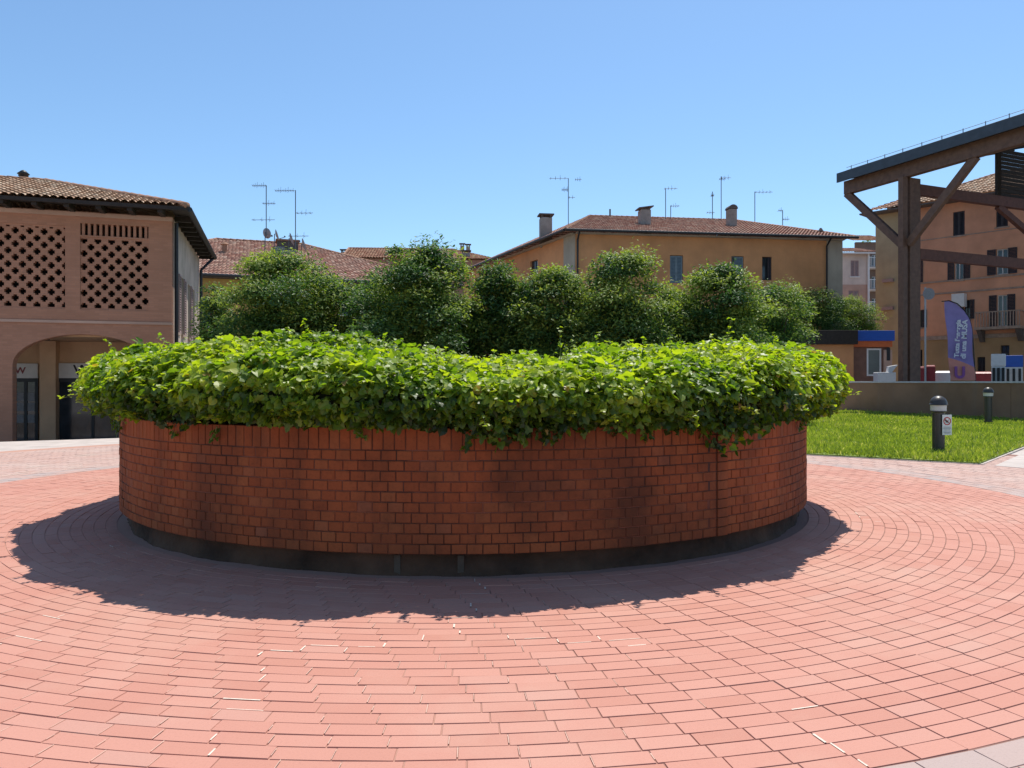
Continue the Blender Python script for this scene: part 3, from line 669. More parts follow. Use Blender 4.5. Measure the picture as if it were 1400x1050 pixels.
def ridge_line(mb, a, b, r=.11, step=.38):
    a = Vector(a); b = Vector(b); n = max(1, int((b-a).length/step))
    for k in range(n):
        p = a.lerp(b, k/n); q = a.lerp(b, min(1, (k+1.12)/n)); mb.tube([p, q], [r*1.12, r*.92], 8)
def P2(o, u, n, x, y, z): return (o[0]+u[0]*x+n[0]*y, o[1]+u[1]*x+n[1]*y, z)
def obox(mb, o, u, n, x0, x1, y0, y1, z0, z1, m=0):
    mb.hexa([P2(o,u,n,*q) for q in ((x0,y0,z0),(x1,y0,z0),(x1,y1,z0),(x0,y1,z0),(x0,y0,z1),(x1,y0,z1),(x1,y1,z1),(x0,y1,z1))], m)
def window(parent, o, u, n, x0, x1, z0, z1, frame='frame', pane='glass', depth=.14, sill='stone', mid=True, fw=.06, label=None):
    mb = MB(); d = depth
    for (a, b, c, e) in ((x0, x0+fw, z0, z1), (x1-fw, x1, z0, z1), (x0+fw, x1-fw, z0, z0+fw), (x0+fw, x1-fw, z1-fw, z1)): obox(mb, o, u, n, a, b, d, d+.06, c, e)
    if mid: obox(mb, o, u, n, (x0+x1)/2-.03, (x0+x1)/2+.03, d-.01, d+.055, z0+fw, z1-fw)
    w_ = mb.build('window', M[frame], parent)
    mb = MB(); obox(mb, o, u, n, x0+fw*.5, x1-fw*.5, d+.03, d+.045, z0+fw*.5, z1-fw*.5); mb.build('pane', M[pane], w_)
    if sill:
        mb = MB(); obox(mb, o, u, n, x0-.08, x1+.08, -.07, .1, z0-.09, z0-.002); mb.build('sill', M[sill], w_)
    return w_
def shutter(parent, o, u, n, x0, x1, z0, z1, mat, y0=-.05, y1=-.005):
    mb = MB(); f = .06
    obox(mb, o, u, n, x0, x0+f, y0, y1, z0, z1); obox(mb, o, u, n, x1-f, x1, y0, y1, z0, z1)
    obox(mb, o, u, n, x0+f, x1-f, y0, y1, z0, z0+f); obox(mb, o, u, n, x0+f, x1-f, y0, y1, z1-f, z1)
    k = max(3, int((z1-z0)/.09))
    for i in range(k):
        za = z0+f+(z1-z0-2*f)*i/k; zb = z0+f+(z1-z0-2*f)*(i+.8)/k
        mb.hexa([P2(o,u,n,*q) for q in ((x0+f,y0+.004,za),(x1-f,y0+.004,za),(x1-f,y1-.012,zb),(x0+f,y1-.012,zb),(x0+f,y0+.012,za+.012),(x1-f,y0+.012,za+.012),(x1-f,y1-.004,zb+.01),(x0+f,y1-.004,zb+.01))])
    return mb.build('shutter', M[mat], parent)
def chimney(parent, x, y, z0, z1, w_=.6, d=.5, cap='slab', name='chimney'):
    mb = MB(); mb.box(x-w_/2, x+w_/2, y-d/2, y+d/2, z0, z1)
    c = mb.build(name, M['chim'], parent); mb = MB()
    if cap == 'slab':
        for sx in (-1,1):
            for sy in (-1,1): mb.box(x+sx*(w_/2-.08)-.05, x+sx*(w_/2-.08)+.05, y+sy*(d/2-.08)-.05, y+sy*(d/2-.08)+.05, z1, z1+.18)
        mb.box(x-w_/2-.12, x+w_/2+.12, y-d/2-.1, y+d/2+.1, z1+.18, z1+.26)
    elif cap == 'tilt':
        mb.hexa([(x-w_/2-.16,y-d/2-.1,z1+.05),(x+w_/2+.16,y-d/2-.1,z1+.2),(x+w_/2+.16,y+d/2+.1,z1+.2),(x-w_/2-.16,y+d/2+.1,z1+.05),
                 (x-w_/2-.16,y-d/2-.1,z1+.12),(x+w_/2+.16,y-d/2-.1,z1+.27),(x+w_/2+.16,y+d/2+.1,z1+.27),(x-w_/2-.16,y+d/2+.1,z1+.12)])
        mb.box(x-w_/2+.04, x+w_/2-.04, y-d/2+.04, y+d/2-.04, z1, z1+.1)
    else:
        pts = [(x+(w_/2+.05)*math.cos(t), z1+.02+(w_/2+.02)*1.0*math.sin(t)) for t in [math.pi*q/10 for q in range(11)]]
        b = len(mb.v)
        for yy in (y-d/2-.05, y+d/2+.05): mb.v += [(px_, yy, pz) for px_, pz in pts]
        for i in range(10): mb.f.append((b+i, b+i+1, b+11+i+1, b+11+i)); mb.m.append(0); mb.r.append(.5)
        mb.f.append(tuple(b+i for i in range(11))); mb.f.append(tuple(b+11+i for i in reversed(range(11)))); mb.m += [0,0]; mb.r += [.5,.5]
    mb.build('chimney_cap', M['chim_dk'], c); return c
def gutter(mb, a, b, r=.07): mb.tube([a, b], r, 8)
def text_mesh(name, s, size, mat, parent, loc, rot, extrude=.004, align='CENTER', bold=0.0):
    cu = bpy.data.curves.new(name, 'FONT'); cu.body = s; cu.size = size; cu.extrude = extrude; cu.align_x = align; cu.align_y = 'CENTER'; cu.offset = bold
    t = bpy.data.objects.new(name, cu); C.objects.link(t); bpy.context.view_layer.update()
    me = bpy.data.meshes.new_from_object(t.evaluated_get(bpy.context.evaluated_depsgraph_get())); bpy.data.objects.remove(t)
    me.materials.clear(); me.materials.append(mat); me.name = name
    o = bpy.data.objects.new(name, me); C.objects.link(o); o.parent = parent; o.location = loc; o.rotation_euler = rot; return o
def local_hit(px, py, root, o=(0,0), u=(1,0)):
    """pixel on a root-local vertical plane -> (distance along it, local height)"""
    c, s = math.cos(root.rotation_euler[2]), math.sin(root.rotation_euler[2])
    W = lambda q: (q[0]*c-q[1]*s, q[0]*s+q[1]*c)
    O = W(o); s_, z = hit(px, py, (root.location[0]+O[0], root.location[1]+O[1]), W(u)); return s_, z-root.location[2]
def rect(root, x0, y0, x1, y1, o=(0,0), u=(1,0)):
    ym = (y0+y1)/2; a, _ = local_hit(x0, ym, root, o, u); b, _ = local_hit(x1, ym, root, o, u)
    _, zt = local_hit((x0+x1)/2, y0, root, o, u); _, zb = local_hit((x0+x1)/2, y1, root, o, u)
    return a, b, zb, zt

# ------------------------------------------------------------------ arcade building, left
AR = thing('arcade_building', (-10.83, 24.0, -.9), math.radians(17), 'pink brick arcade building with cross-pierced brick lattice panels and wide arch', 'building')
U0, N0, O0 = (1,0), (0,1), (0,0)
WL = -13.0; ZE = local_hit(230, 296, AR)[1]           # top of the front wall
pa = rect(AR, 110, 325, 203, 424); pb = rect(AR, -16, 309, 89, 424)
CE, CZ = .096, .102
lat_a = (pa[1]-20*CE, pa[1], pa[2], pa[2]+22*CZ); slot = (lat_a[0], lat_a[1], lat_a[3]+.05, local_hit(150, 307, AR)[1])
lat_b = (pb[1]-25*CE, pb[1], pa[2], pa[2]+25*CZ)
ax0 = local_hit(17, 500, AR)[0]; ax1 = local_hit(206, 500, AR)[0]
zA = local_hit(110, 457, AR)[1]; sw_ = ax1-ax0
ops = [(ax0, ax1, 0, zA, .95), (ax0-1.0-sw_, ax0-1.0, 0, zA, .95), (lat_a[0], lat_a[1], lat_a[2], lat_a[3], 0), (slot[0], slot[1], slot[2], slot[3], 0), (lat_b[0], lat_b[1], lat_b[2], lat_b[3], 0)]
ops = [p for p in ops]
# two ops stacked share x range: keep lattice and slots as one list, sorted by height inside wall()
mb = MB(); wall(mb, O0, U0, N0, 0, 0, ZE, .38, ops, x0=WL)
mb.build('front_wall', M['pink_wall'], AR)
def lattice(x0, z0, nx, nz):
    mb = MB(); c = CE/2; cz_ = CZ/2; nx *= 2; nz *= 2; hole = np.zeros((nx, nz), bool)
    for j in range(0, nz//4+1):
        for i in range(-1, nx//8+2):
            cx, cz = 8*i+4*(j % 2)+2, 4*j+2
            for dx in range(-2, 2):
                for dz in range(-2, 2):
                    if (-1 <= dx <= 0 or -1 <= dz <= 0) and 0 <= cx+dx < nx and 0 <= cz+dz < nz-1 and cz+dz > 0: hole[cx+dx, cz+dz] = True
    for k in range(nz):
        i = 0
        while i < nx:
            if hole[i, k]: i += 1; continue
            j = i
            while j < nx and not hole[j, k]: j += 1
            mb.box(x0+i*c, x0+j*c, .03, .20, z0+k*cz_+.0005, z0+(k+1)*cz_-.0005, 0, random.random()); i = j
    return mb
lattice(lat_a[0], lat_a[2], 20, 22).build('brick_lattice', M['pink_wall'], AR)
lattice(lat_b[0], lat_b[2], 25, 25).build('brick_lattice', M['pink_wall'], AR)
mb = MB(); ns = 12
for k in range(ns): x = slot[0]+(slot[1]-slot[0])*(k+.5)/ns; mb.box(x-.038, x+.038, .03, .2, slot[2]+.001, slot[3]-.001)
mb.build('brick_slats', M['pink_wall'], AR)
mb = MB(); mb.box(WL+.4, -.4, .9, .95, 3.92, ZE-.02); mb.build('dark_backing', M['void'], AR)  # dark sheet behind the lattice; the unlit interior is put into its colour
zb_ = local_hit(120, 440, AR)[1]
mb = MB(); mb.box(WL, .03, -.045, .0, zb_-.05, zb_+.03); mb.box(WL, .02, -.05, .0, ZE-.16, ZE-.03)
mb.build('string_course', M['pink_trim'], AR)
DP = 8.0                                               # depth of the building
# side wall facing right
OS, US, NS = (0,.38), (0,1), (-1,0)
zs = ZE
wins = []
for pxa, pxb, ya, yb in ((239.5, 243.5, 366, 441), (248, 250.5, 372, 436), (257, 260, 386, 440), (264, 266, 392, 440)):
    a, b, c, e = rect(AR, pxa, ya, pxb, yb, OS, US); wins.append((a, max(b, a+.55), 4.0, 6.0))
sops = [(w_[0], w_[1], w_[2]-.0, w_[3], 0) for w_ in wins]+[(.9, 2.1, 0, 2.9, .5), (4.4, 5.8, 0, 2.9, .5)]
so_ = []; last = -9
for w_ in sorted(sops[:4]):
    if w_[0] > last+.35: so_.append(w_); last = w_[1]
mb = MB(); wall(mb, OS, US, NS, DP-.4, 0, zs, .35, so_+sops[4:]); mb.build('side_wall', M['cream'], AR)
for w_ in so_:
    window(AR, OS, US, NS, w_[0], w_[1], w_[2], w_[3], 'frame', 'glass')
    if w_ is not so_[-1]: shutter(AR, OS, US, NS, w_[1]+.02, w_[1]+.5, w_[2], w_[3], 'shut_rose')
for w_ in sops[4:]:
    mb = MB(); obox(mb, OS, US, NS, w_[0]+.01, w_[1]-.01, .2, .26, .02, 2.3); mb.build('door', M['frame'], AR)
mb = MB(); obox(mb, OS, US, NS, 0, DP-.4, -.05, -.001, 3.45, 3.6); mb.build('side_ledge', M['cream'], AR)
mb = MB(); mb.box(WL, 0, DP-.02, DP+.3, 0, ZE); mb.box(WL, WL+.3, .4, DP-.04, 0, ZE-.01); mb.build('rear_wall', M['cream'], AR)
# arcade inside: shop wall, ceiling, floor, pier
mb = MB(); yb = 3.4
mb.box(WL+.3, -.36, yb, yb+.2, 0, 3.75); mb.build('shop_wall', M['arcade_in'], AR)
mb = MB(); mb.box(WL+.3, -.36, .39, yb-.01, 3.76, 3.9); mb.build('ceiling', M['arcade_in'], AR)
mb = MB(); mb.box(WL+.3, -.36, .0, yb-.001, .004, .05); mb.build('floor', M['concrete'], AR)
pp = rect(AR, 54, 470, 76, 600, (0,yb-.5), (1,0))
mb = MB(); mb.box(pp[0], pp[1], yb-.5, yb-.002, 0, 3.74); mb.build('pier', M['arcade_in'], AR)
def shopfront(pxa, pxb, panes, txt):
    a, b, zb0, zt0 = rect(AR, pxa, 497, pxb, 517, (0,yb), (1,0))
    mb = MB(); mb.box(a, b, yb-.12, yb-.003, zb0, zt0); sg = mb.build('sign_board', M['sign_w'], AR)
    for (s, sx, size, mt) in txt: text_mesh('lettering', s, size, M[mt], sg, (sx, yb-.125, (zb0+zt0)/2), (math.pi/2, 0, 0), .004, bold=.008)
    mb = MB(); mb.box(a, b, yb-.10, yb-.004, zb0-.13, zb0-.002); mb.box(a, a+.09, yb-.10, yb-.004, .02, zb0-.13); mb.box(b-.09, b, yb-.10, yb-.004, .02, zb0-.13)
    for k in range(1, panes): x = a+(b-a)*k/panes; mb.box(x-.045, x+.045, yb-.09, yb-.004, .02, zb0-.13)
    mb.box(a, b, yb-.095, yb-.004, .0, .14); dr = mb.build('shop_door', M['frame'], AR)
    mb = MB(); mb.box(a+.02, b-.02, yb-.05, yb-.03, .1, zb0-.1); mb.build('pane', M['glass'], dr)
    return a, b, dr
xW = local_hit(28, 505, AR, (0,yb-.1), (1,0))[0]; xW2 = local_hit(112, 505, AR, (0,yb-.1), (1,0))[0]
a, b, dr = shopfront(19, 53, 2, [('W', xW, .30, 'red_dark')])
mb = MB()
for f in (.28, .72):
    for zz in (.95, 1.35, 1.7): mb.box(a+(b-a)*f-.13, a+(b-a)*f+.10, yb-.062, yb-.056, zz, zz+.28)
mb.build('poster', M['poster'], dr)
shopfront(77, 225, 3, [('W', xW2, .50, 'black')])
xl, zl = local_hit(62, 466, AR, (0,1.6), (1,0))
mb = MB(); mb.lathe([(.001,.0),(.12,.02),(.19,.16),(.19,.24),(.06,.33),(.015,.36),(.015,3.76-zl)], (xl,1.6,zl), 14); lp = mb.build('ceiling_lamp', M['frame'], AR, True)
# roof
EA = .55; EY = .85; EZ = ZE+.16; RZ = EZ+1.62; RXR = -4.6
fl, fr, br, bl = (WL-.6,-EY,EZ), (EA,-EY,EZ), (EA,DP+EA,EZ), (WL-.6,DP+EA,EZ); r0, r1 = (WL+3,DP/2,RZ), (RXR,DP/2,RZ)
rf = roof_plane('roof', [fl, fr, r1, r0], M['tile_left'], AR, .21, .36, .06)
roof_plane('side_roof', [fr, br, r1], M['tile_left'], rf, .21, .36, .06)
roof_plane('rear_roof', [br, bl, r0, r1], M['tile_left'], rf, .21, .36, .06)
mb = MB(); ridge_line(mb, r0, r1); ridge_line(mb, r1, (fr[0],fr[1],fr[2]+.04)); ridge_line(mb, r1, (br[0],br[1],br[2]+.04)); mb.build('ridge_tile', M['ridge'], rf, True)
mb = MB()
mb.face([(WL-.6,-EY,EZ-.03),(EA,-EY,EZ-.03),(EA,.0,EZ+.02),(WL-.6,.0,EZ+.02)]); mb.face([(EA,-EY,EZ-.03),(EA,DP+EA,EZ-.03),(0,DP+EA,EZ+.02),(0,-EY,EZ+.02)])
mb.box(WL-.6, EA+.02, -EY-.02, -EY+.04, EZ-.11, EZ-.0); mb.box(EA-.04, EA+.02, -EY+.05, DP+EA, EZ-.11, EZ)
x = WL
while x < EA-.1: mb.box(x-.07, x+.07, -EY+.08, .0, EZ-.20, EZ-.035); x += .85
y = .6
while y < DP+EA: mb.box(0.0, EA-.05, y-.07, y+.07, EZ-.20, EZ-.035); y += .85
mb.build('eave', M['timber_dark'], rf)
mb = MB(); gutter(mb, (EA+.06,-EY,EZ-.07), (EA+.06,DP+EA,EZ-.09), .08)
mb.tube([(.09,.30,EZ-.3),(.09,.30,.2)], .06, 8); mb.tube([(EA+.03,DP+EA-.1,EZ-.1),(EA-.1,DP+EA-.4,EZ-.3),(.12,DP-.2,EZ-.75),(.1,DP-.2,.2)], .06, 8)
mb.build('drainpipe', M['frame'], AR)
vx, vz = local_hit(32, 243, AR, (0,DP/2+.3), (1,0))
mb = MB(); mb.lathe([(.12,0),(.12,.28),(.16,.30),(.16,.36),(.2,.38),(.07,.5),(.001,.53)], (vx,DP/2+.3,RZ-.1), 12); mb.build('roof_vent', M['frame'], rf, True)

# ------------------------------------------------------------------ small yellow house behind the trees
YH = thing('yellow_house', (-17.45, 42.0, -.9), math.radians(19), 'low yellow house with red tiled hip roof and green shutters behind the broad bushy tree', 'house')
ze = local_hit(300, 381, YH)[1]; XL, XR, D1 = -6.2, 14.3, 15.0
wn = [rect(YH, 274, 408, 297, 446), rect(YH, 464, 398, 482, 430), rect(YH, 385, 406, 405, 444)]
mb = MB(); wall(mb, O0, U0, N0, XR, 0, ze, .35, [(a,b,c,e,0) for a,b,c,e in wn], x0=XL); wall(mb, (XR,.36), (0,1), (-1,0), D1-.4, 0, ze, .35); wall(mb, (XL,.36), (0,1), (1,0), D1-.4, 0, ze, .35); mb.box(XL, XR, D1, D1+.3, 0, ze-.01)
mb.build('wall', M['yellow'], YH)
for a,b,c,e in wn:
    window(YH, O0, U0, N0, a, b, c, e, 'white', 'glass', .2, 'white'); mid = (a+b)/2
    shutter(YH, O0, U0, N0, a+.01, mid-.01, c+.01, e-.01, 'teal', .03, .08); shutter(YH, O0, U0, N0, mid+.01, b-.01, c+.01, e-.01, 'teal', .03, .08)
EA1 = .68; EZ1 = ze+.12; RZ1 = EZ1+3.4
fl, fr, br, bl = (XL-EA1,-EA1,EZ1), (XR+EA1,-EA1,EZ1), (XR+EA1,D1+EA1,EZ1), (XL-EA1,D1+EA1,EZ1); r0, r1 = (XL+6.8,D1/2,RZ1), (XR-8.4,D1/2,RZ1)
rf = roof_plane('roof', [fl, fr, r1, r0], M['tile_mid'], YH); roof_plane('side_roof', [fr, br, r1], M['tile_mid'], rf); roof_plane('side_roof', [bl, fl, r0], M['tile_mid'], rf); roof_plane('rear_roof', [br, bl, r0, r1], M['tile_mid'], rf)
mb = MB(); ridge_line(mb, r0, r1); ridge_line(mb, r1, fr); ridge_line(mb, r0, fl); mb.build('ridge_tile', M['ridge'], rf, True)
mb = MB(); mb.box(XL-EA1, XR+EA1, -EA1-.02, D1+EA1, EZ1-.1, EZ1-.02); mb.build('eave', M['chim_dk'], rf)
mb = MB(); gutter(mb, (XL-EA1,-EA1-.08,EZ1-.03), (XR+EA1,-EA1-.08,EZ1-.03), .09); mb.build('gutter', M['frame'], YH)
def on_roof(root, px, py, y):                          # local point at depth y seen at a pixel
    x, z = local_hit(px, py, root, (0,y), (1,0)); return x, z
def roof_z(y, half, ez, rz, ea): return ez+(rz-ez)*(min(y, 2*half-y)+ea)/(half+ea)
x, z = on_roof(YH, 393, 342, 5.7); zz = roof_z(5.7, 7.5, EZ1, RZ1, EA1)
mb = MB(); mb.box(x-.65, x+.65, 5.2, 6.2, zz-.3, zz+.5); c = mb.build('chimney', M['chim_dk'], rf); mb = MB(); mb.box(x-.75, x+.75, 5.1, 6.3, zz+.5, zz+.6); mb.build('chimney_cap', M['ridge'], c)
x, z = on_roof(YH, 307, 352, 4.2); zz = roof_z(4.2, 7.5, EZ1, RZ1, EA1)
mb = MB(); mb.tube([(x,4.2,zz-.1),(x,4.2,zz+.5)], .15, 10); mb.tube([(x,4.2,zz+.5),(x,4.2,zz+.66)], [.24,.1], 10); mb.build('vent_pipe', M['ridge'], rf)
x, z = on_roof(YH, 382, 352, 4.6); zz = roof_z(4.6, 7.5, EZ1, RZ1, EA1)
mb = MB(); mb.box(x-.3, x+.3, 4.3, 4.9, zz-.1, zz+.42); mb.box(x+.35, x+.9, 4.4, 4.9, zz-.1, zz+.26); mb.build('skylight', M['shut_blue'], rf)

# ------------------------------------------------------------------ antennas and dishes
def antenna(px, yb, yt, d, label, arms, group):
    """arms = list of (height 0..1 from the foot, left px, right px, elements)"""
    b = at(px, yb, d); t = at(px, yt, d); h = t.z-b.z; s = d/FPX
    a = thing('tv_antenna', b, 0, label, 'antenna', group)
    mb = MB(); mb.tube([(0,0,-.25),(0,0,h)], .028, 6); mb.build('mast', M['ant'], a)
    for (f, l, r, ne) in arms:
        mb = MB(); z = h*f; mb.tube([(l*s,0,z),(r*s,-.05,z)], .016, 5)
        for k in range(ne):
            x = l*s+(r-l)*s*(k+.3)/ne; e = .10+.14*((k*7) % 3)/2; mb.tube([(x,-.04,z-e*.6),(x,.04,z+e)], .009, 4); mb.tube([(x,-.28,z),(x,.28,z)], .009, 4)
        mb.build('aerial', M['ant'], a)
    return a
GA = 'tv antennas on the roofs'
antenna(364, 318, 254, 47, 'tall antenna mast with three aerials left of the satellite dishes', [(1, -19, 1, 7), (.62, -5, 13, 5), (.27, -20, 12, 3)], GA)
antenna(404, 345, 260, 46, 'taller antenna mast standing among the dishes, aerial pointing left at its top', [(.99, -28, -1, 8), (.63, 1, 24, 4), (.26, -10, 18, 3)], GA)
antenna(777, 302, 244, 51, 'antenna mast with wide top aerial right of the leftmost chimney', [(1, -26, 0, 4), (.97, 9, 18, 3), (.73, -9, 0, 6), (.55, 0, 9, 2)], GA)
antenna(910, 296, 258, 53, 'antenna mast with one short top aerial right of the middle chimney', [(1, -2, 16, 4)], GA)
antenna(917, 297, 281, 53.4, 'small antenna low beside the mast right of the middle chimney', [(.95, 0, 12, 4)], GA)
antenna(974, 298, 262, 54.5, 'vertical whip antenna left of the round topped chimney', [(.85, -2, 2, 5), (.2, -8, 3, 3)], GA)
antenna(986, 299, 241, 54.7, 'tallest slim mast with arrow shaped aerial just left of the round topped chimney', [(.96, -1, 13, 3), (.93, -3, 6, 3)], GA)
antenna(1032, 304, 262, 55, 'antenna mast with long aerial pointing right, right of the round topped chimney', [(.98, 0, 24, 5)], GA)
antenna(1070, 312, 288, 55, 'short antenna nearest the right end of the ochre roof', [(1, -6, 0, 3), (.5, 0, 9, 3)], GA)
def dish(px, py, d, rad, yaw, label):
    p = at(px, py, d); t = thing('satellite_dish', p, yaw, label, 'satellite dish', 'satellite dishes on the yellow house')
    mb = MB(); n = 18
    prof = [(.001,.10),(.4*rad,.085),(.75*rad,.045),(rad,0)]
    b = 0
    for (R, dep) in prof:
        for k in range(n): a = 2*math.pi*k/n; mb.v.append((R*math.cos(a), dep, R*1.08*math.sin(a)))
    for i in range(3):
        for k in range(n): mb.f.append((i*n+k, i*n+(k+1)%n, (i+1)*n+(k+1)%n, (i+1)*n+k)); mb.m.append(0); mb.r.append(.5)
    mb.build('reflector', M['dish'], t, True).rotation_euler = (math.radians(-18), 0, 0)
    mb = MB(); mb.tube([(0,.02,-rad*.9),(0,-.5,-rad*.3)], .02, 6); mb.tube([(0,-.5,-rad*.3),(0,-.42,-rad*.15)], .045, 8); mb.build('feed_arm', M['ant'], t)
    mb = MB(); mb.tube([(0,.16,.05),(0,.2,-1.3)], .03, 6); mb.build('mount', M['ant'], t)
dish(365, 319, 47.3, .31, 2.75, 'pale round satellite dish seen from behind at the foot of the left mast')
dish(379, 321, 47.6, .33, 1.95, 'dark edge-on satellite dish just right of the pale round dish')
dish(399, 327, 46.6, .38, 1.95, 'edge-on satellite dish immediately left of the taller mast')
dish(416, 335, 46.6, .40, 1.95, 'edge-on satellite dish right of the taller mast')

# ------------------------------------------------------------------ far reddish house
FH = thing('far_house', at(473, 500, 80).xy.to_3d()+Vector((0,0,-.9)), math.radians(4), 'distant reddish house with long tiled roof behind the yellow house', 'house')
XR2 = local_hit(672, 400, FH)[0]; ze = local_hit(500, 354, FH)[1]
mb = MB(); wall(mb, O0, U0, N0, XR2, 0, ze, .3); wall(mb, (0,.31), (0,1), (1,0), 9, 0, ze, .3); wall(mb, (XR2,.31), (0,1), (-1,0), 9, 0, ze, .3)
mb.face([(.0,.0,ze),(.0,9.3,ze),(.0,4.6,ze+1.75)]); mb.build('wall', M['brick_far'], FH)
ez, rz = ze+.05, ze+1.9
rf = roof_plane('roof', [(-.3,-.5,ez),(XR2+.5,-.5,ez),(XR2-4,4.6,rz),(-.3,4.6,rz)], M['tile_far'], FH, .3, .42, .06); roof_plane('rear_roof', [(XR2+.5,9.8,ez),(-.3,9.8,ez),(-.3,4.6,rz),(XR2-4,4.6,rz)], M['tile_far'], rf, .3, .42, .06); roof_plane('side_roof', [(XR2+.5,-.5,ez),(XR2+.5,9.8,ez),(XR2-4,4.6,rz)], M['tile_far'], rf, .3, .42, .06)
mb = MB(); ridge_line(mb, (-.3,4.6,rz), (XR2-4,4.6,rz), .14); mb.bar((-.32,-.5,ez+.05),(-.32,4.6,rz+.05),.18,.2); mb.build('ridge_tile', M['ridge'], rf)
for px, yt in ((632, 333), (640, 334)): x, z = on_roof(FH, px, yt, 5.2); chimney(rf, x, 5.2, rz-.6, z-.26, .45, .45)
x, z = on_roof(FH, 456, 331, -3.0); chimney(rf, x, 4, ze-1, z+.2, .6, .6)
x, z = on_roof(FH, 637, 346, 1.0); chimney(rf, x, 1.0, ze, z, .9, .7, 'slab')
tree('far_tree', 590, 318, 100, 1.1, 'tiny distant treetop above the far reddish roof ridge', 51, z_low=3.5, nl=700, leafs=(.3, .5), base=-.9)

# ------------------------------------------------------------------ ochre house, centre
A, B_, C_ = Vector((3.78, 45)), Vector((20.7, 47.25)), Vector((-3.75, 61.5))
rzv = math.atan2(B_.y-A.y, B_.x-A.x); OH = thing('ochre_house', (A.x, A.y, -.9), rzv, 'ochre rendered house with grey corner strips and red tiled hip roof, three chimneys', 'house')
def loc2(p):
    q = p-A; return (q.x*math.cos(rzv)+q.y*math.sin(rzv), -q.x*math.sin(rzv)+q.y*math.cos(rzv))
Lf = (B_-A).length; sc = loc2(C_); Ls = math.hypot(*sc); us = (sc[0]/Ls, sc[1]/Ls); ns = (us[1], -us[0])
ze = local_hit(800, 320, OH)[1]
wr = [rect(OH, 827, 347, 844, 384), rect(OH, 862, 348, 874, 370), rect(OH, 916, 349, 934, 387), rect(OH, 1000, 350, 1017, 387), rect(OH, 1042, 351, 1055, 383)]
mb = MB(); wall(mb, O0, U0, N0, Lf, 0, ze, .35, [(a,b,c,e,0) for a,b,c,e in wr]); mb.build('front_wall', M['ochre'], OH)
sw = rect(OH, 725, 356, 735, 376, O0, us)
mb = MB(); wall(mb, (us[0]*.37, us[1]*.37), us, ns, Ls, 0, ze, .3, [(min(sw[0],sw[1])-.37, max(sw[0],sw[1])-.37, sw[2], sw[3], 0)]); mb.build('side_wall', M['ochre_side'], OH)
mb = MB(); wall(mb, (Lf,.37), us, (-ns[0],-ns[1]), Ls-.4, 0, ze, .3); mb.build('rear_wall', M['ochre'], OH)
window(OH, (us[0]*.37, us[1]*.37), us, ns, min(sw[0],sw[1])-.37, max(sw[0],sw[1])-.37, sw[2], sw[3])
for k, (a,b,c,e) in enumerate(wr):
    w_ = window(OH, O0, U0, N0, a, b, c, e, 'shut_blue' if k in (0,2,3) else 'frame', 'glass_pale' if k == 3 else 'glass', .16, None, k != 1)
    if k in (0, 2): shutter(OH, O0, U0, N0, a+.03, (a+b)/2-.005, c+.02, e-.04, 'shut_blue', .06, .11); shutter(OH, O0, U0, N0, (a+b)/2+.005, b-.03, c+.02, e-.04, 'shut_blue', .06, .11)
    if k == 3: shutter(OH, O0, U0, N0, (a+b)/2-.18, b-.03, c+.02, e-.04, 'shut_blue', .06, .11)
    if k == 4: shutter(OH, O0, U0, N0, a+(b-a)*.62, b-.02, c+.02, e-.03, 'shut_dark', .04, .09)
q0 = local_hit(1130, 380, OH)[0]
mb = MB(); mb.box(q0, Lf+.02, -.03, -.001, 0, ze-.02); mb.build('quoin', M['quoin'], OH)
qa = abs(local_hit(771, 340, OH, O0, us)[0])
mb = MB(); obox(mb, O0, us, ns, .02, qa, -.03, -.001, 0, ze-.02); obox(mb, O0, us, ns, 0.0, .37, .001, .3, 0, ze-.02); mb.build('quoin', M['quoin'], OH)
mb = MB(); mb.box(-.0, Lf, -.32, -.002, ze-.02, ze+.05); obox(mb, O0, us, ns, .0, Ls, -.3, -.035, ze-.02, ze+.05); mb.build('cornice', M['quoin'], OH)
EAo = .65; EZ = ze+.12
def cor(x, y, z): return (x, y, z)
fl = (-EAo*1.1, -EAo, EZ); fr = (Lf+EAo, -EAo, EZ); bl = (sc[0]-EAo, sc[1]+EAo, EZ); br = (Lf+sc[0]+EAo, sc[1]+EAo, EZ)
x0_, z0_ = local_hit(806, 294, OH, (0,8.1), (1,0)); x1_, z1_ = local_hit(1002, 303, OH, (0,8.1), (1,0)); RZo = (z0_+z1_)/2
r0, r1 = (x0_,8.1,RZo), (x1_,8.1,RZo)
rf = roof_plane('roof', [fl, fr, r1, r0], M['tile_mid'], OH); roof_plane('side_roof', [fr, br, r1], M['tile_mid'], rf); roof_plane('side_roof', [bl, fl, r0], M['tile_mid'], rf); roof_plane('rear_roof', [br, bl, r0, r1], M['tile_mid'], rf)
mb = MB(); ridge_line(mb, r0, r1); ridge_line(mb, fl, r0); ridge_line(mb, r1, fr); mb.build('ridge_tile', M['ridge'], rf, True)
mb = MB(); gutter(mb, (fl[0],fl[1]-.08,EZ-.03), (fr[0],fr[1]-.08,EZ-.03), .08); gutter(mb, (fl[0]-.08,fl[1],EZ-.03), (bl[0]-.08,bl[1],EZ-.03), .09)
mb.tube([(.12,-EAo,EZ-.05),(.12,-.12,EZ-.5),(.12,-.12,0)], .06, 8); xq = local_hit(1129, 380, OH)[0]; mb.tube([(xq,-EAo,EZ-.05),(xq,-.12,EZ-.5),(xq,-.12,0)], .06, 8)
mb.build('drainpipe', M['frame'], OH)
xc, zc = local_hit(881, 285, OH, (0,3.3), (1,0)); chimney(rf, xc, 3.3, ze+.2, zc-.15, .66, .7, 'tilt')
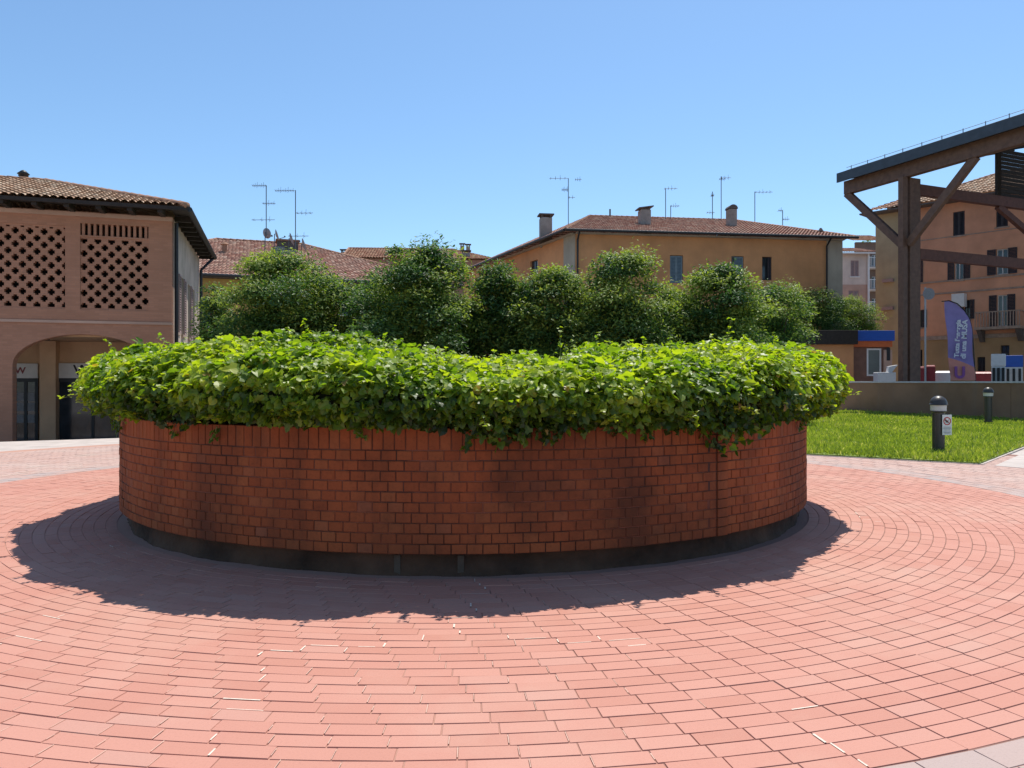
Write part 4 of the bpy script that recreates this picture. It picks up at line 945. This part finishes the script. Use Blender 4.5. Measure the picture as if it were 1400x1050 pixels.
xc, zc = local_hit(1000, 287, OH, (0,3.9), (1,0)); chimney(rf, xc, 3.9, ze+.2, zc, .52, .6, 'round')
xc, zc = local_hit(746, 298, OH, (0,4.5), (1,0)); chimney(rf, xc, 4.5, ze-.1, zc-.05, .74, .7, 'slab')
xc, zc = local_hit(834, 293, OH, (0,8.1), (1,0)); mb = MB(); mb.tube([(xc,8.1,RZo),(xc,8.1,RZo+.55)], .06, 6); mb.build('vent_pipe', M['chim_dk'], rf)
xc, zc = local_hit(1122, 320, OH, (0,1.4), (1,0)); mb = MB(); mb.tube([(xc,1.4,EZ),(xc,1.4,EZ+.75)], .1, 8); mb.tube([(xc,1.4,EZ+.75),(xc,1.4,EZ+.95)], [.18,.06], 8); mb.build('vent_pipe', M['chim_dk'], rf)

# ------------------------------------------------------------------ houses far right
RH = thing('rose_house', at(1140, 500, 66).xy.to_3d()+Vector((0,0,-.9)), 0, 'pale rose house with white upper floor right of the ochre house', 'house')
xr = local_hit(1189, 400, RH)[0]; ze = local_hit(1160, 346, RH)[1]; zm = local_hit(1160, 389, RH)[1]
w1 = rect(RH, 1163, 356, 1174, 378); w2 = rect(RH, 1160, 397, 1174, 420)
mb = MB(); wall(mb, O0, U0, N0, xr, 0, zm, .3, [(w2[0],w2[1],w2[2],w2[3],0)]); mb.build('lower_wall', M['rose'], RH)
mb = MB(); wall(mb, O0, U0, N0, xr, zm+.002, ze, .3, [(w1[0],w1[1],w1[2],w1[3],0)]); wall(mb, (xr,.31), (0,1), (-1,0), 8, 0, ze, .3); mb.build('upper_wall', M['white_wall'], RH)
for q in (w1, w2):
    w_ = window(RH, O0, U0, N0, *q, 'shut_rose', 'glass', .12, 'white'); shutter(RH, O0, U0, N0, q[0], (q[0]+q[1])/2, q[2], q[3], 'shut_rose', .02, .06); shutter(RH, O0, U0, N0, (q[0]+q[1])/2+.01, q[1], q[2], q[3], 'shut_rose', .02, .06)
roof_plane('roof', [(-.4,-.5,ze),(xr+.6,-.5,ze),(xr+.6,4,ze+1.1),(-.4,4,ze+1.1)], M['tile_mid'], RH)
mb = MB(); mb.box(-.4, xr+.6, -.5, -.42, ze-.12, ze-.01); mb.tube([(xr-.15,-.1,ze-.1),(xr-.15,-.1,0)], .09, 8); mb.build('gutter', M['white'], RH)
BH = thing('balcony_house', at(1170, 500, 76).xy.to_3d()+Vector((0,0,-.9)), 0, 'brown house with railed balconies squeezed between the rose and beige houses', 'house')
xr = local_hit(1212, 400, BH)[0]; ze = local_hit(1190, 331, BH)[1]
bw = [rect(BH, 1192, ya, 1201, yb_) for ya, yb_ in ((348, 364), (378, 394), (408, 424))]
mb = MB(); wall(mb, O0, U0, N0, xr, 0, ze, .3, [(a,b,c,e,0) for a,b,c,e in bw]); mb.build('wall', M['brown_wall'], BH)
for a,b,c,e in bw:
    window(BH, O0, U0, N0, a, b, c, e, 'white', 'glass', .15, None)
    mb = MB(); mb.box(a-.8, b+.5, -1.0, -.002, c-.35, c-.22); bc = mb.build('balcony', M['white_wall'], BH)
    mb = MB(); mb.box(a-.8, b+.5, -1.0, -.96, c+.72, c+.78)
    for k in range(14): x = a-.78+(b-a+1.26)*k/13; mb.box(x-.015, x+.015, -.99, -.97, c-.22, c+.72)
    mb.build('railing', M['white'], bc)
rf = roof_plane('roof', [(-.5,-.6,ze+.02),(xr+.4,-.6,ze+.02),(xr+.4,4.5,ze+1.5),(-.5,4.5,ze+1.5)], M['tile_far'], BH); 
tree('far_tree', 1186, 316, 92, 1.2, 'distant dark treetop above the brown balcony house roof', 52, z_low=7, nl=700, leafs=(.25, .4), base=-.9)
d5 = Vector((.671, -.742)); P5 = Vector((26.1, 50.9))
EH_len = abs(hit(1197, 400, P5, d5)[0]); EP = P5-d5*EH_len
BE = thing('beige_house', (EP.x, EP.y, -.9), math.atan2(d5.y, d5.x), 'narrow beige house front left of the timber column, joined to the orange house', 'house')
ze5 = hit(1254, 285, P5, d5)[1]+.9
wq = rect(BE, 1206, 340, 1212, 352)
mb = MB(); wall(mb, O0, U0, N0, EH_len-.01, 0, ze5, .3); wall(mb, (0,.31), (0,1), (1,0), 6, 0, ze5, .3); mb.build('wall', M['beige'], BE)
for py in (384, 422):
    x, z = local_hit(1215, py, BE); mb = MB(); mb.box(x-.35, x+.35, -.25, -.002, z-.1, z+.12); mb.build('air_vent', M['shut_rose'], BE)
roof_plane('roof', [(-.7,-.88,ze5+.1),(EH_len+.3,-.88,ze5+.1),(EH_len+.3,4.2,ze5+2.1),(2.6,4.2,ze5+2.1)], M['tile_far'], BE, .3, .42, .06)
mb = MB(); mb.box(-.7, EH_len-.31, -.96, .3, ze5-.02, ze5+.07); mb.build('gutter', M['chim_dk'], BE)
OR = thing('orange_house', (P5.x, P5.y, -.9), math.atan2(d5.y, d5.x), 'tall salmon orange apartment house with dark shutters and a balcony behind the timber canopy', 'house')
XR5 = 15.0; zg = local_hit(1275, 462, OR)[1]
ww = [rect(OR, 1303, 289, 1319, 322), rect(OR, 1362, 278, 1378, 310), rect(OR, 1244, 305, 1254, 330),
      rect(OR, 1305, 350, 1317, 383), rect(OR, 1362, 340, 1378, 375), rect(OR, 1244, 355, 1254, 387),
      rect(OR, 1363, 403, 1377, 446), rect(OR, 1251, 424, 1260, 448), rect(OR, 1318, 410, 1326, 436)]
gw = [rect(OR, 1368, 472, 1380, 500), rect(OR, 1253, 478, 1261, 510), rect(OR, 1336, 488, 1347, 512)]
far = [(ww[1][0]+3.4*k, ww[1][1]+3.4*k, ww[j][2], ww[j][3]) for k in (1, 2) for j in (1, 4)]
o5 = [(a,b,c,e,0) for a,b,c,e in ww[:6]+far if b > a]
up_ops = o5+[(a,b,c,e,0) for a,b,c,e in ww[6:]]
mb = MB(); wall(mb, O0, U0, N0, XR5, zg, ze5, .35, up_ops); wall(mb, (XR5,.36), (0,1), (-1,0), 9, 0, ze5, .3); mb.build('upper_wall', M['orange'], OR)
mb = MB(); wall(mb, O0, U0, N0, XR5, 0, zg-.002, .37, [(a,b,c,e,0) for a,b,c,e in gw]); mb.build('lower_wall', M['beige_ground'], OR)
for i, (a,b,c,e) in enumerate(ww+far):
    w_ = window(OR, O0, U0, N0, a, b, c, e, 'white' if i in (3,4,6) else 'shut_dark', 'glass', .16, 'stone', i not in (0,1,2))
    wd = b-a
    if i in (0, 1, 2) or i >= 9: shutter(OR, O0, U0, N0, a+.02, (a+b)/2-.005, c+.02, e-.02, 'shut_dark', .04, .09); shutter(OR, O0, U0, N0, (a+b)/2+.005, b-.02, c+.02, e-.02, 'shut_dark', .04, .09)
    else:
        shutter(OR, O0, U0, N0, a-wd*.78, a-.01, c, e, 'shut_dark'); shutter(OR, O0, U0, N0, b+.01, b+wd*.78, c, e, 'shut_dark')
    if i in (3, 4, 6):
        mb = MB(); obox(mb, O0, U0, N0, a+.07, a+wd*(.42 if i != 6 else .35), .22, .25, c+.07, e-.07)
        if i == 6: obox(mb, O0, U0, N0, a+wd*.35+.01, b-.07, .22, .25, e-.55, e-.07)
        mb.build('curtain', M['curtain'], w_)
for a,b,c,e in gw: window(OR, O0, U0, N0, a, b, c, e, 'shut_dark', 'glass', .2, 'stone')
a,b,c,e = ww[6]
mb = MB(); obox(mb, O0, U0, N0, a-.95, b+.95, -1.1, -.002, c-.22, c-.06); bc = mb.build('balcony', M['stone'], OR)
mb = MB(); x0b, x1b = a-.9, b+.9
obox(mb, O0, U0, N0, x0b, x1b, -1.06, -1.0, c+.82, c+.88)
for k in range(16): x = x0b+(x1b-x0b)*k/15; obox(mb, O0, U0, N0, x-.025, x+.025, -1.05, -1.01, c-.06, c+.82)
for x in (x0b, x1b): obox(mb, O0, U0, N0, x-.03, x+.03, -1.0, -.002, c+.82, c+.88)
mb.build('railing', M['stone'], bc)
mb = MB()
for x in (a-.75, b+.75): mb.hexa([P2(O0,U0,N0,*q) for q in ((x-.12,-.25,c-.95),(x+.12,-.25,c-.95),(x+.12,-.002,c-.95),(x-.12,-.002,c-.95),(x-.12,-.95,c-.225),(x+.12,-.95,c-.225),(x+.12,-.002,c-.225),(x-.12,-.002,c-.225))])
mb.build('bracket', M['chim_dk'], bc)
mb = MB()
for py in (388, 404): z = local_hit(1254, py, OR)[1]; mb.box(0, XR5, -.06, -.001, z-.05, z+.05)
mb.box(0, XR5, -.09, -.001, zg-.14, zg+.1); z = local_hit(1275, 327, OR)[1]; mb.box(0, XR5, -.03, -.001, z-.03, z+.03); mb.build('string_course', M['stone'], OR)
ac = rect(OR, 1312, 402, 1322, 420); mb = MB(); mb.box(ac[0]-.3, ac[1], -.55, -.003, ac[2], ac[3]); mb.build('air_conditioner', M['white'], OR)
EZ = ze5+.1; fl, fr, br, bl = (-.3,-.9,EZ), (XR5+.9,-.9,EZ), (XR5+.9,10,EZ), (-.3,10,EZ); r0, r1 = (4.5,4.6,EZ+2.3), (XR5-4,4.6,EZ+2.3)
rf = roof_plane('roof', [fl, fr, r1, r0], M['tile_left'], OR, .3, .42, .06); roof_plane('side_roof', [bl, fl, r0], M['tile_left'], rf, .3, .42, .06); roof_plane('rear_roof', [br, bl, r0, r1], M['tile_left'], rf, .3, .42, .06)
mb = MB(); mb.box(-.3, XR5+.9, -.96, .4, EZ-.12, EZ-.03); mb.build('eave', M['chim_dk'], rf)
mb = MB(); ridge_line(mb, r0, r1, .14); ridge_line(mb, fl, r0, .14); mb.build('ridge_tile', M['ridge'], rf)

# ------------------------------------------------------------------ lawn wall
LW0, LW1 = Vector((15.4, 39.6)), Vector((25.6, 6.8))
lw = thing('low_wall', (LW0.x, LW0.y, 0), math.atan2(LW1.y-LW0.y, LW1.x-LW0.x), 'long low brown rendered wall with pale stone cap at the back of the lawn', 'wall')
ll = (LW1-LW0).length; mb = MB(); js = [0]; 
xj = local_hit(1382, 550, lw)[0]
cuts = [0, xj-9.0, xj, xj+6, xj+14, ll]
for a, b in zip(cuts[:-1], cuts[1:]): mb.box(a+.008, b-.008, 0.0, .25, -.85, 1.40)
mb.box(0, ll, .015, .235, -.85, 1.395); mb.build('wall', M['lawn_wall'], lw)
mb = MB()
k = 0
while k < ll: mb.box(k+.003, min(ll, k+2.0)-.003, -.05, .30, 1.402, 1.47); k += 2.0
mb.build('wall_cap', M['cap'], lw, bevel=.008)

# ------------------------------------------------------------------ timber canopy
e_ = Vector((.391, -.92, 0)); n_v = Vector((.92, .391, 0)); S = Vector((16.63, 38.5, 0))
cn = thing('timber_canopy', (18.5, 35.4, -.9), 0, 'big dark timber canopy with twin column, diagonal braces and metal edged roof', 'canopy')
cl_ = Vector(cn.location)
def cp(s, n, z): return S+e_*s+n_v*n+Vector((0,0,z))-cl_
SL = math.tan(math.radians(13)); SE = 22.0
def slab(mb, s0, s1, n0, n1, zb0, th):      # sloping with n
    q = [cp(s0,n0,zb0+SL*n0), cp(s1,n0,zb0+SL*n0), cp(s1,n1,zb0+SL*n1), cp(s0,n1,zb0+SL*n1)]
    mb.hexa(q+[p+Vector((0,0,th)) for p in q])
mb = MB(); slab(mb, .15, SE, .1, 13, 11.78, .10); rfc = mb.build('roof', M['timber_dark'], cn)
mb = MB(); slab(mb, 0.0, SE, -.06, .08, 11.62, .48); slab(mb, -.03, .12, .09, 13, 11.72, .3); slab(mb, .13, SE, .09, 13, 11.885, .05); mb.build('fascia', M['fascia'], rfc)
mb = MB(); s = .5
while s < SE-.3: mb.bar(cp(s,.12,11.72+SL*.1), cp(s,12.9,11.72+SL*12.9), .12, .12); s += .75
mb.build('rafter', M['timber_dark'], rfc)
mb = MB()
for dz in (.14, .28): mb.tube([cp(.3,.3,12.0+dz+SL*.3), cp(SE,.3,12.0+dz+SL*.3)], .013, 5)
s = .6
while s < SE: mb.bar(cp(s,.3,11.98+SL*.3), cp(s,.3,12.32+SL*.3), .03, .03); s += 1.0
mb.build('snow_guard', M['steel'], rfc)
ZB = 11.05
mb = MB(); mb.bar(cp(.05,.55,ZB+.33), cp(SE,.55,ZB+.33), .34, .66); mb.build('plate_beam', M['timber'], cn)
SC_ = 3.56
for sc0 in (SC_, SC_+11):
    for (na, nb) in ((.20, .50), (.66, 1.36)):
        mb = MB(); q = [cp(sc0-.14,na,-.9), cp(sc0+.14,na,-.9), cp(sc0+.14,nb,-.9), cp(sc0-.14,nb,-.9)]; t_ = [p+Vector((0,0,ZB+.9-.002)) for p in q]
        mb.hexa(q+t_); mb.build('column', M['timber'], cn, bevel=.015)
    for sg in (-1, 1):
        mb = MB(); mb.bar(cp(sc0+sg*.15,.55,7.9), cp(sc0+sg*3.45,.55,ZB+.05), .24, .34); mb.build('brace', M['timber'], cn)
    for z, th in ((10.55, .5), (7.5, .5)):
        mb = MB(); mb.bar(cp(sc0,1.37,z), cp(sc0,12.5,z), .28, th); mb.build('tie_beam', M['timber_tie'], cn)
    mb = MB(); mb.bar(cp(sc0,7.0,10.30), cp(sc0,9.7,9.0), .22, .3); mb.build('brace', M['timber_tie'], cn)
    mb = MB(); mb.bar(cp(sc0,12.3,-.9), cp(sc0,12.3,14.4), .5, .5); mb.build('column', M['timber'], cn)
mb = MB(); z = 10.82; pn0, pn1 = 7.05, 9.6
mb.bar(cp(SC_,pn0,10.805), cp(SC_,pn0,11.74+SL*pn0), .2, .2); mb.bar(cp(SC_,pn1,10.805), cp(SC_,pn1,11.74+SL*pn1), .2, .2)
while z < 11.55+SL*pn0: mb.bar(cp(SC_,pn0+.1,z+.1), cp(SC_,pn1-.1,z+.1), .06, .17); z += .2
mb.build('louvre_panel', M['timber_dark'], cn)

# ------------------------------------------------------------------ bollard lamps
def bollard(px, d, z, label):
    b = thing('bollard_lamp', ((px-700)/FPX*d, d, z), 0, label, 'bollard', 'bollard lamps on the lawn')
    mb = MB(); mb.lathe([(.001,.0),(.135,.0),(.135,.03),(.112,.035),(.112,.80),(.115,.82),(.15,.835),(.15,.855)], n=28); mb.build('post', M['bollard'], b, True).data.polygons.foreach_set('use_smooth', [False]*28*7)
    mb = MB(); mb.lathe([(.143,.856),(.146,.965)], n=28); mb.build('light_band', M['diffuser'], b, True)
    mb = MB(); mb.lathe([(.13,.966),(.168,.967),(.168,.985)]+[(.162*math.cos(t), .985+.17*math.sin(t)) for t in [math.pi/2*q/8 for q in range(8)]]+[(.001,1.155)], n=28); mb.build('dome', M['bollard'], b, True); return b
b1 = bollard(1283, 15.0, .02, 'dark grey dome topped bollard lamp with a no-dogs sign, nearer one on the lawn')
bollard(1351, 25.0, .12, 'dark grey dome topped bollard lamp without a sign, farther one near the low wall')
sp = thing('no_dogs_sign', (b1.location.x+.095, b1.location.y-.135, .40), math.radians(6), 'small white no-dogs sign with red ring fixed to the nearer bollard', 'sign')
mb = MB(); mb.box(-.10, .10, 0, .006, 0, .40); mb.build('plate', M['white'], sp, bevel=.002)
mb = MB(); n = 28
for k in range(n):
    a, b = 2*math.pi*k/n, 2*math.pi*(k+1)/n; mb.hexa([(r*math.cos(t), y, .275+r*math.sin(t)) for y in (-.001, -.005) for r, t in ((.062,a),(.080,a),(.080,b),(.062,b))])
mb.bar((-.046,-.0045,.321), (.046,-.0045,.229), .004, .012, up=(0,-1,0)); mb.build('ring', M['red'], sp)
mb = MB(); mb.box(-.030,.024,-.004,-.001,.262,.286); mb.box(-.044,-.026,-.004,-.001,.279,.304); mb.box(-.053,-.0445,-.004,-.001,.279,.291)
for x in (-.028,-.015,.006,.018): mb.box(x-.003,x+.003,-.004,-.001,.238,.2615)
mb.bar((.024,-.0025,.284), (.040,-.0025,.302), .003, .006, up=(0,-1,0)); mb.build('dog_symbol', M['black'], sp)
mb = MB()
for z, wd in ((.155,.075),(.128,.08),(.100,.066),(.06,.078),(.038,.06)): mb.box(-wd,wd,-.003,-.001,z-.006,z+.006)
mb.build('small_print', M['grey'], sp)

# ------------------------------------------------------------------ filling station beyond the wall
kd = 41.0; kx0 = (1166-700)/FPX*kd; K = thing('kiosk', (kx0, kd, -.9), math.radians(-4), 'small kiosk with bright blue flat roof fascia and orange band behind the low wall', 'kiosk')
kx1 = local_hit(1223, 480, K)[0]; zt = local_hit(1190, 452, K)[1]; zb1 = local_hit(1190, 466, K)[1]; zo = local_hit(1190, 474, K)[1]
ps = rect(K, 1188, 476, 1208, 514)
mb = MB(); wall(mb, (0.12,.35), U0, N0, kx1-.24, 0, zo, .15, [(ps[0]-.1,ps[1]-.1,ps[2],ps[3],0)]); mb.box(.12, .27, .51, 3.3, 0, zo); mb.box(kx1-.27, kx1-.12, .51, 3.3, 0, zo); mb.build('wall', M['kiosk_wall'], K)
mb = MB(); mb.box(0.05, kx1-.05, .15, 3.4, zo+.001, zb1); mb.build('orange_band', M['or_band'], K)
mb = MB(); mb.box(-.05, kx1+.02, .0, 3.5, zb1+.001, zt); mb.build('roof', M['blue'], K, bevel=.02)
window(K, (0.12,.35), U0, N0, ps[0]-.1, ps[1]-.1, ps[2], ps[3], 'white', 'screen', .0, None, False, .09)
mb = MB(); a, b, c, e = rect(K, 1211, 478, 1222, 518); mb.box(a, b, .2, .34, .9, e); mb.build('door', M['rose'], K)
mb = MB(); mb.box((a+b)/2-.08, (a+b)/2+.10, .18, .199, c+1.0, c+1.7); mb.build('notice', M['frame'], K)
g0 = (1095-700)/FPX*41; GR = thing('garage', (g0, 41, -.9), math.radians(-2), 'low orange walled shed with dark flat roof left of the blue kiosk', 'shed')
gx = local_hit(1167, 490, GR)[0]; zt = local_hit(1140, 452, GR)[1]; zm = local_hit(1140, 471, GR)[1]
mb = MB(); wall(mb, O0, U0, N0, gx, 0, zm, .2); wall(mb, (gx,.21), (0,1), (-1,0), 3, 0, zm, .2); mb.build('wall', M['ochre_side'], GR)
mb = MB(); mb.box(-.2, gx+.1, -.35, 3.4, zm+.002, zt); mb.build('roof', M['timber_dark'], GR, bevel=.02)
# feather flag
fd = 36.0; FX = (1333-700)/FPX*fd; FF = thing('feather_flag', (FX, fd, -.9), 0, 'tall purple feather flag with white vertical lettering and orange foot', 'flag')
def fpt(px, py, y=0): return Vector(((px-700)/FPX*fd-FX, y, EYE+(HZ-py)/FPX*fd+.9))
edge = [(1333,520),(1330.5,480),(1328.5,452),(1325,436),(1318,424),(1308,415),(1297,411)]; left = [(1291.5,411),(1293,440),(1296,475),(1299.5,520)]
mb = MB()
def xr(y): return float(np.interp(y, [p[1] for p in left], [p[0] for p in left])), float(np.interp(y, [p[1] for p in edge[::-1]], [p[0] for p in edge[::-1]]))
def wavey(px, py): return .05*math.sin(py*.09+px*.03)
def seam(f): return 489+7*f+6*f*f                       # where the orange foot meets the purple, across the width
G_ = []
for q in range(9):
    f = q/8; ys = [520-(520-seam(f))*k/7 for k in range(7)]+[seam(f)-(seam(f)-411)*k/20 for k in range(21)]
    G_.append([(lambda l, r: fpt(l+(r-l)*f, y, wavey(l+(r-l)*f, y)))(*xr(y)) for y in ys])
for q in range(8):
    for i in range(27):
        p4 = [G_[q][i], G_[q+1][i], G_[q+1][i+1], G_[q][i+1]]; m_ = 1 if i < 7 else 0
        mb.face(p4, m_); mb.face([p+Vector((0,.006,0)) for p in p4][::-1], m_)
mb.build('cloth', [M['flag'], M['flag_or']], FF, True)
mb = MB(); mb.tube([(0,.02,0)]+[fpt(x+1, y, .02) for x, y in edge]+[fpt(1288, 412, .02)], [.035]+[.03]*5+[.025]*3, 8); mb.build('pole', M['black'], FF)
tilt = math.radians(3)
for s, px, py, h in (("Tutta l'energia", 1308, 463, .31), ('di una MUSA', 1317, 464, .35)):
    p = fpt(px, py, -.075); text_mesh('lettering', s, h, M['flag_txt'], FF, p, (math.pi/2, -math.pi/2+tilt, 0), .003, bold=.012)
p = fpt(1311, 510, -.075); text_mesh('lettering', 'U', .75, M['flag_mark'], FF, p, (math.pi/2, 0, 0), .003, bold=.03)
mb = MB(); mb.lathe([(.001,0),(.3,0),(.3,.06),(.05,.1)], n=16); mb.build('base', M['black'], FF)
# signs, pumps, bins
sd_ = 37.0; SG = thing('road_sign', ((1265-700)/FPX*sd_, sd_, -.9), 0, 'round grey road sign on a slim pale pole beside the timber column', 'sign')
mb = MB(); zt = EYE+(HZ-393)/FPX*sd_+.9; mb.tube([(0,0,0),(0,0,zt)], .045, 8); mb.build('pole', M['steel'], SG)
mb = MB(); n = 20
for k in range(n):
    a, b = 2*math.pi*k/n, 2*math.pi*(k+1)/n; mb.hexa([(r*math.cos(t)+.14, y, zt-.32+r*math.sin(t)) for y in (-.05,-.07) for r, t in ((.001,a),(.29,a),(.29,b),(.001,b))])
mb.build('plate', M['dish'], SG)
def pump(px0, px1, ytop, d, label, blue):
    x0 = (px0-700)/FPX*d; wd = (px1-px0)/FPX*d; h = EYE+(HZ-ytop)/FPX*d+.9; T = thing('fuel_pump', (x0+wd/2, d, -.9), -math.atan2(x0, d), label, 'fuel pump', 'fuel pumps beyond the low wall')
    mb = MB(); mb.box(-wd/2, wd/2, -.25, .25, .12, h-.62); mb.box(-wd/2-.05, wd/2+.05, -.32, .32, 0, .12); mb.build('cabinet', M['white'], T, bevel=.02)
    mb = MB(); mb.box(-wd/2-.02, wd/2+.02, -.28, .28, h-.618, h); mb.build('header', M['blue' if blue else 'white'], T, bevel=.03)
    for k in range(3):
        x = -wd/2+wd*(k+.5)/3; mb = MB(); mb.box(x-.06, x+.06, -.34, -.251, h-1.5, h-.7); mb.build('nozzle', M['black'], T)
        mb = MB(); mb.tube([(x,-.3,h-1.5),(x+.05,-.42,h-2.1),(x-.04,-.4,h-2.5),(x,-.3,h-1.8)], .025, 6); mb.build('hose', M['black'], T)
    return T
pump(1357, 1373, 484, 38, 'white fuel pump with black hoses and white head right of the flag', False)
pump(1376, 1396, 486, 40, 'wider fuel pump with blue head at the right edge behind the wall', True)
def bin_(px0, px1, ytop, d, mat, label, name='bin', cat='bin'):
    x0 = (px0-700)/FPX*d; wd = (px1-px0)/FPX*d; h = EYE+(HZ-ytop)/FPX*d+.9; T = thing(name, (x0+wd/2, d, -.9), -math.atan2(x0, d), label, cat)
    mb = MB(); a = wd/2; mb.hexa([(-a*.85,-a*.8,.1),(a*.85,-a*.8,.1),(a*.85,a*.8,.1),(-a*.85,a*.8,.1),(-a,-a,h-.12),(a,-a,h-.12),(a,a,h-.12),(-a,a,h-.12)]); mb.build('body', M[mat], T, bevel=.03)
    mb = MB(); mb.hexa([(-a*1.05,-a*1.08,h-.118),(a*1.05,-a*1.08,h-.118),(a*1.05,a*1.05,h-.118),(-a*1.05,a*1.05,h-.118),(-a*.9,-a*.7,h-.02),(a*.9,-a*.7,h-.02),(a*.9,a*.9,h),(-a*.9,a*.9,h)]); mb.build('lid', M[mat], T, bevel=.02)
    mb = MB()
    for s in (-1, 1): mb.tube([(s*a*.8-.04,a*.7,.1),(s*a*.8+.04,a*.7,.1)], .1, 10)
    mb.build('wheel', M['black'], T)
bin_(1253, 1263, 501, 39, 'red_bin', 'dark red lidded bin left of the road sign pole')
bin_(1267, 1278, 499, 39, 'red_bin', 'dark red lidded bin right of the road sign pole')
bin_(1280, 1298, 507, 39.5, 'white', 'wide white lidded container left of the purple flag', 'container', 'container')
bin_(1334, 1354, 508, 40, 'red_bin', 'broad low red bin between the flag and the white fuel pump')
wt = thing('wash_basin', ((1210-700)/FPX*39, 39, -.9), 0, 'white trough with angular spout in front of the kiosk door', 'trough')
hz = EYE+(HZ-509)/FPX*39+.9
mb = MB(); mb.box(-.5, .45, -.25, .25, .5, hz); mb.box(-.35, .3, -.18, .18, 0, .5); mb.build('tank', M['white'], wt, bevel=.03)
mb = MB(); mb.hexa([(.1,-.12,hz),(.3,-.12,hz),(.3,.12,hz),(.1,.12,hz),(.15,-.12,hz+.3),(.6,-.12,hz+.38),(.6,.12,hz+.38),(.15,.12,hz+.3)]); mb.build('spout', M['white'], wt)
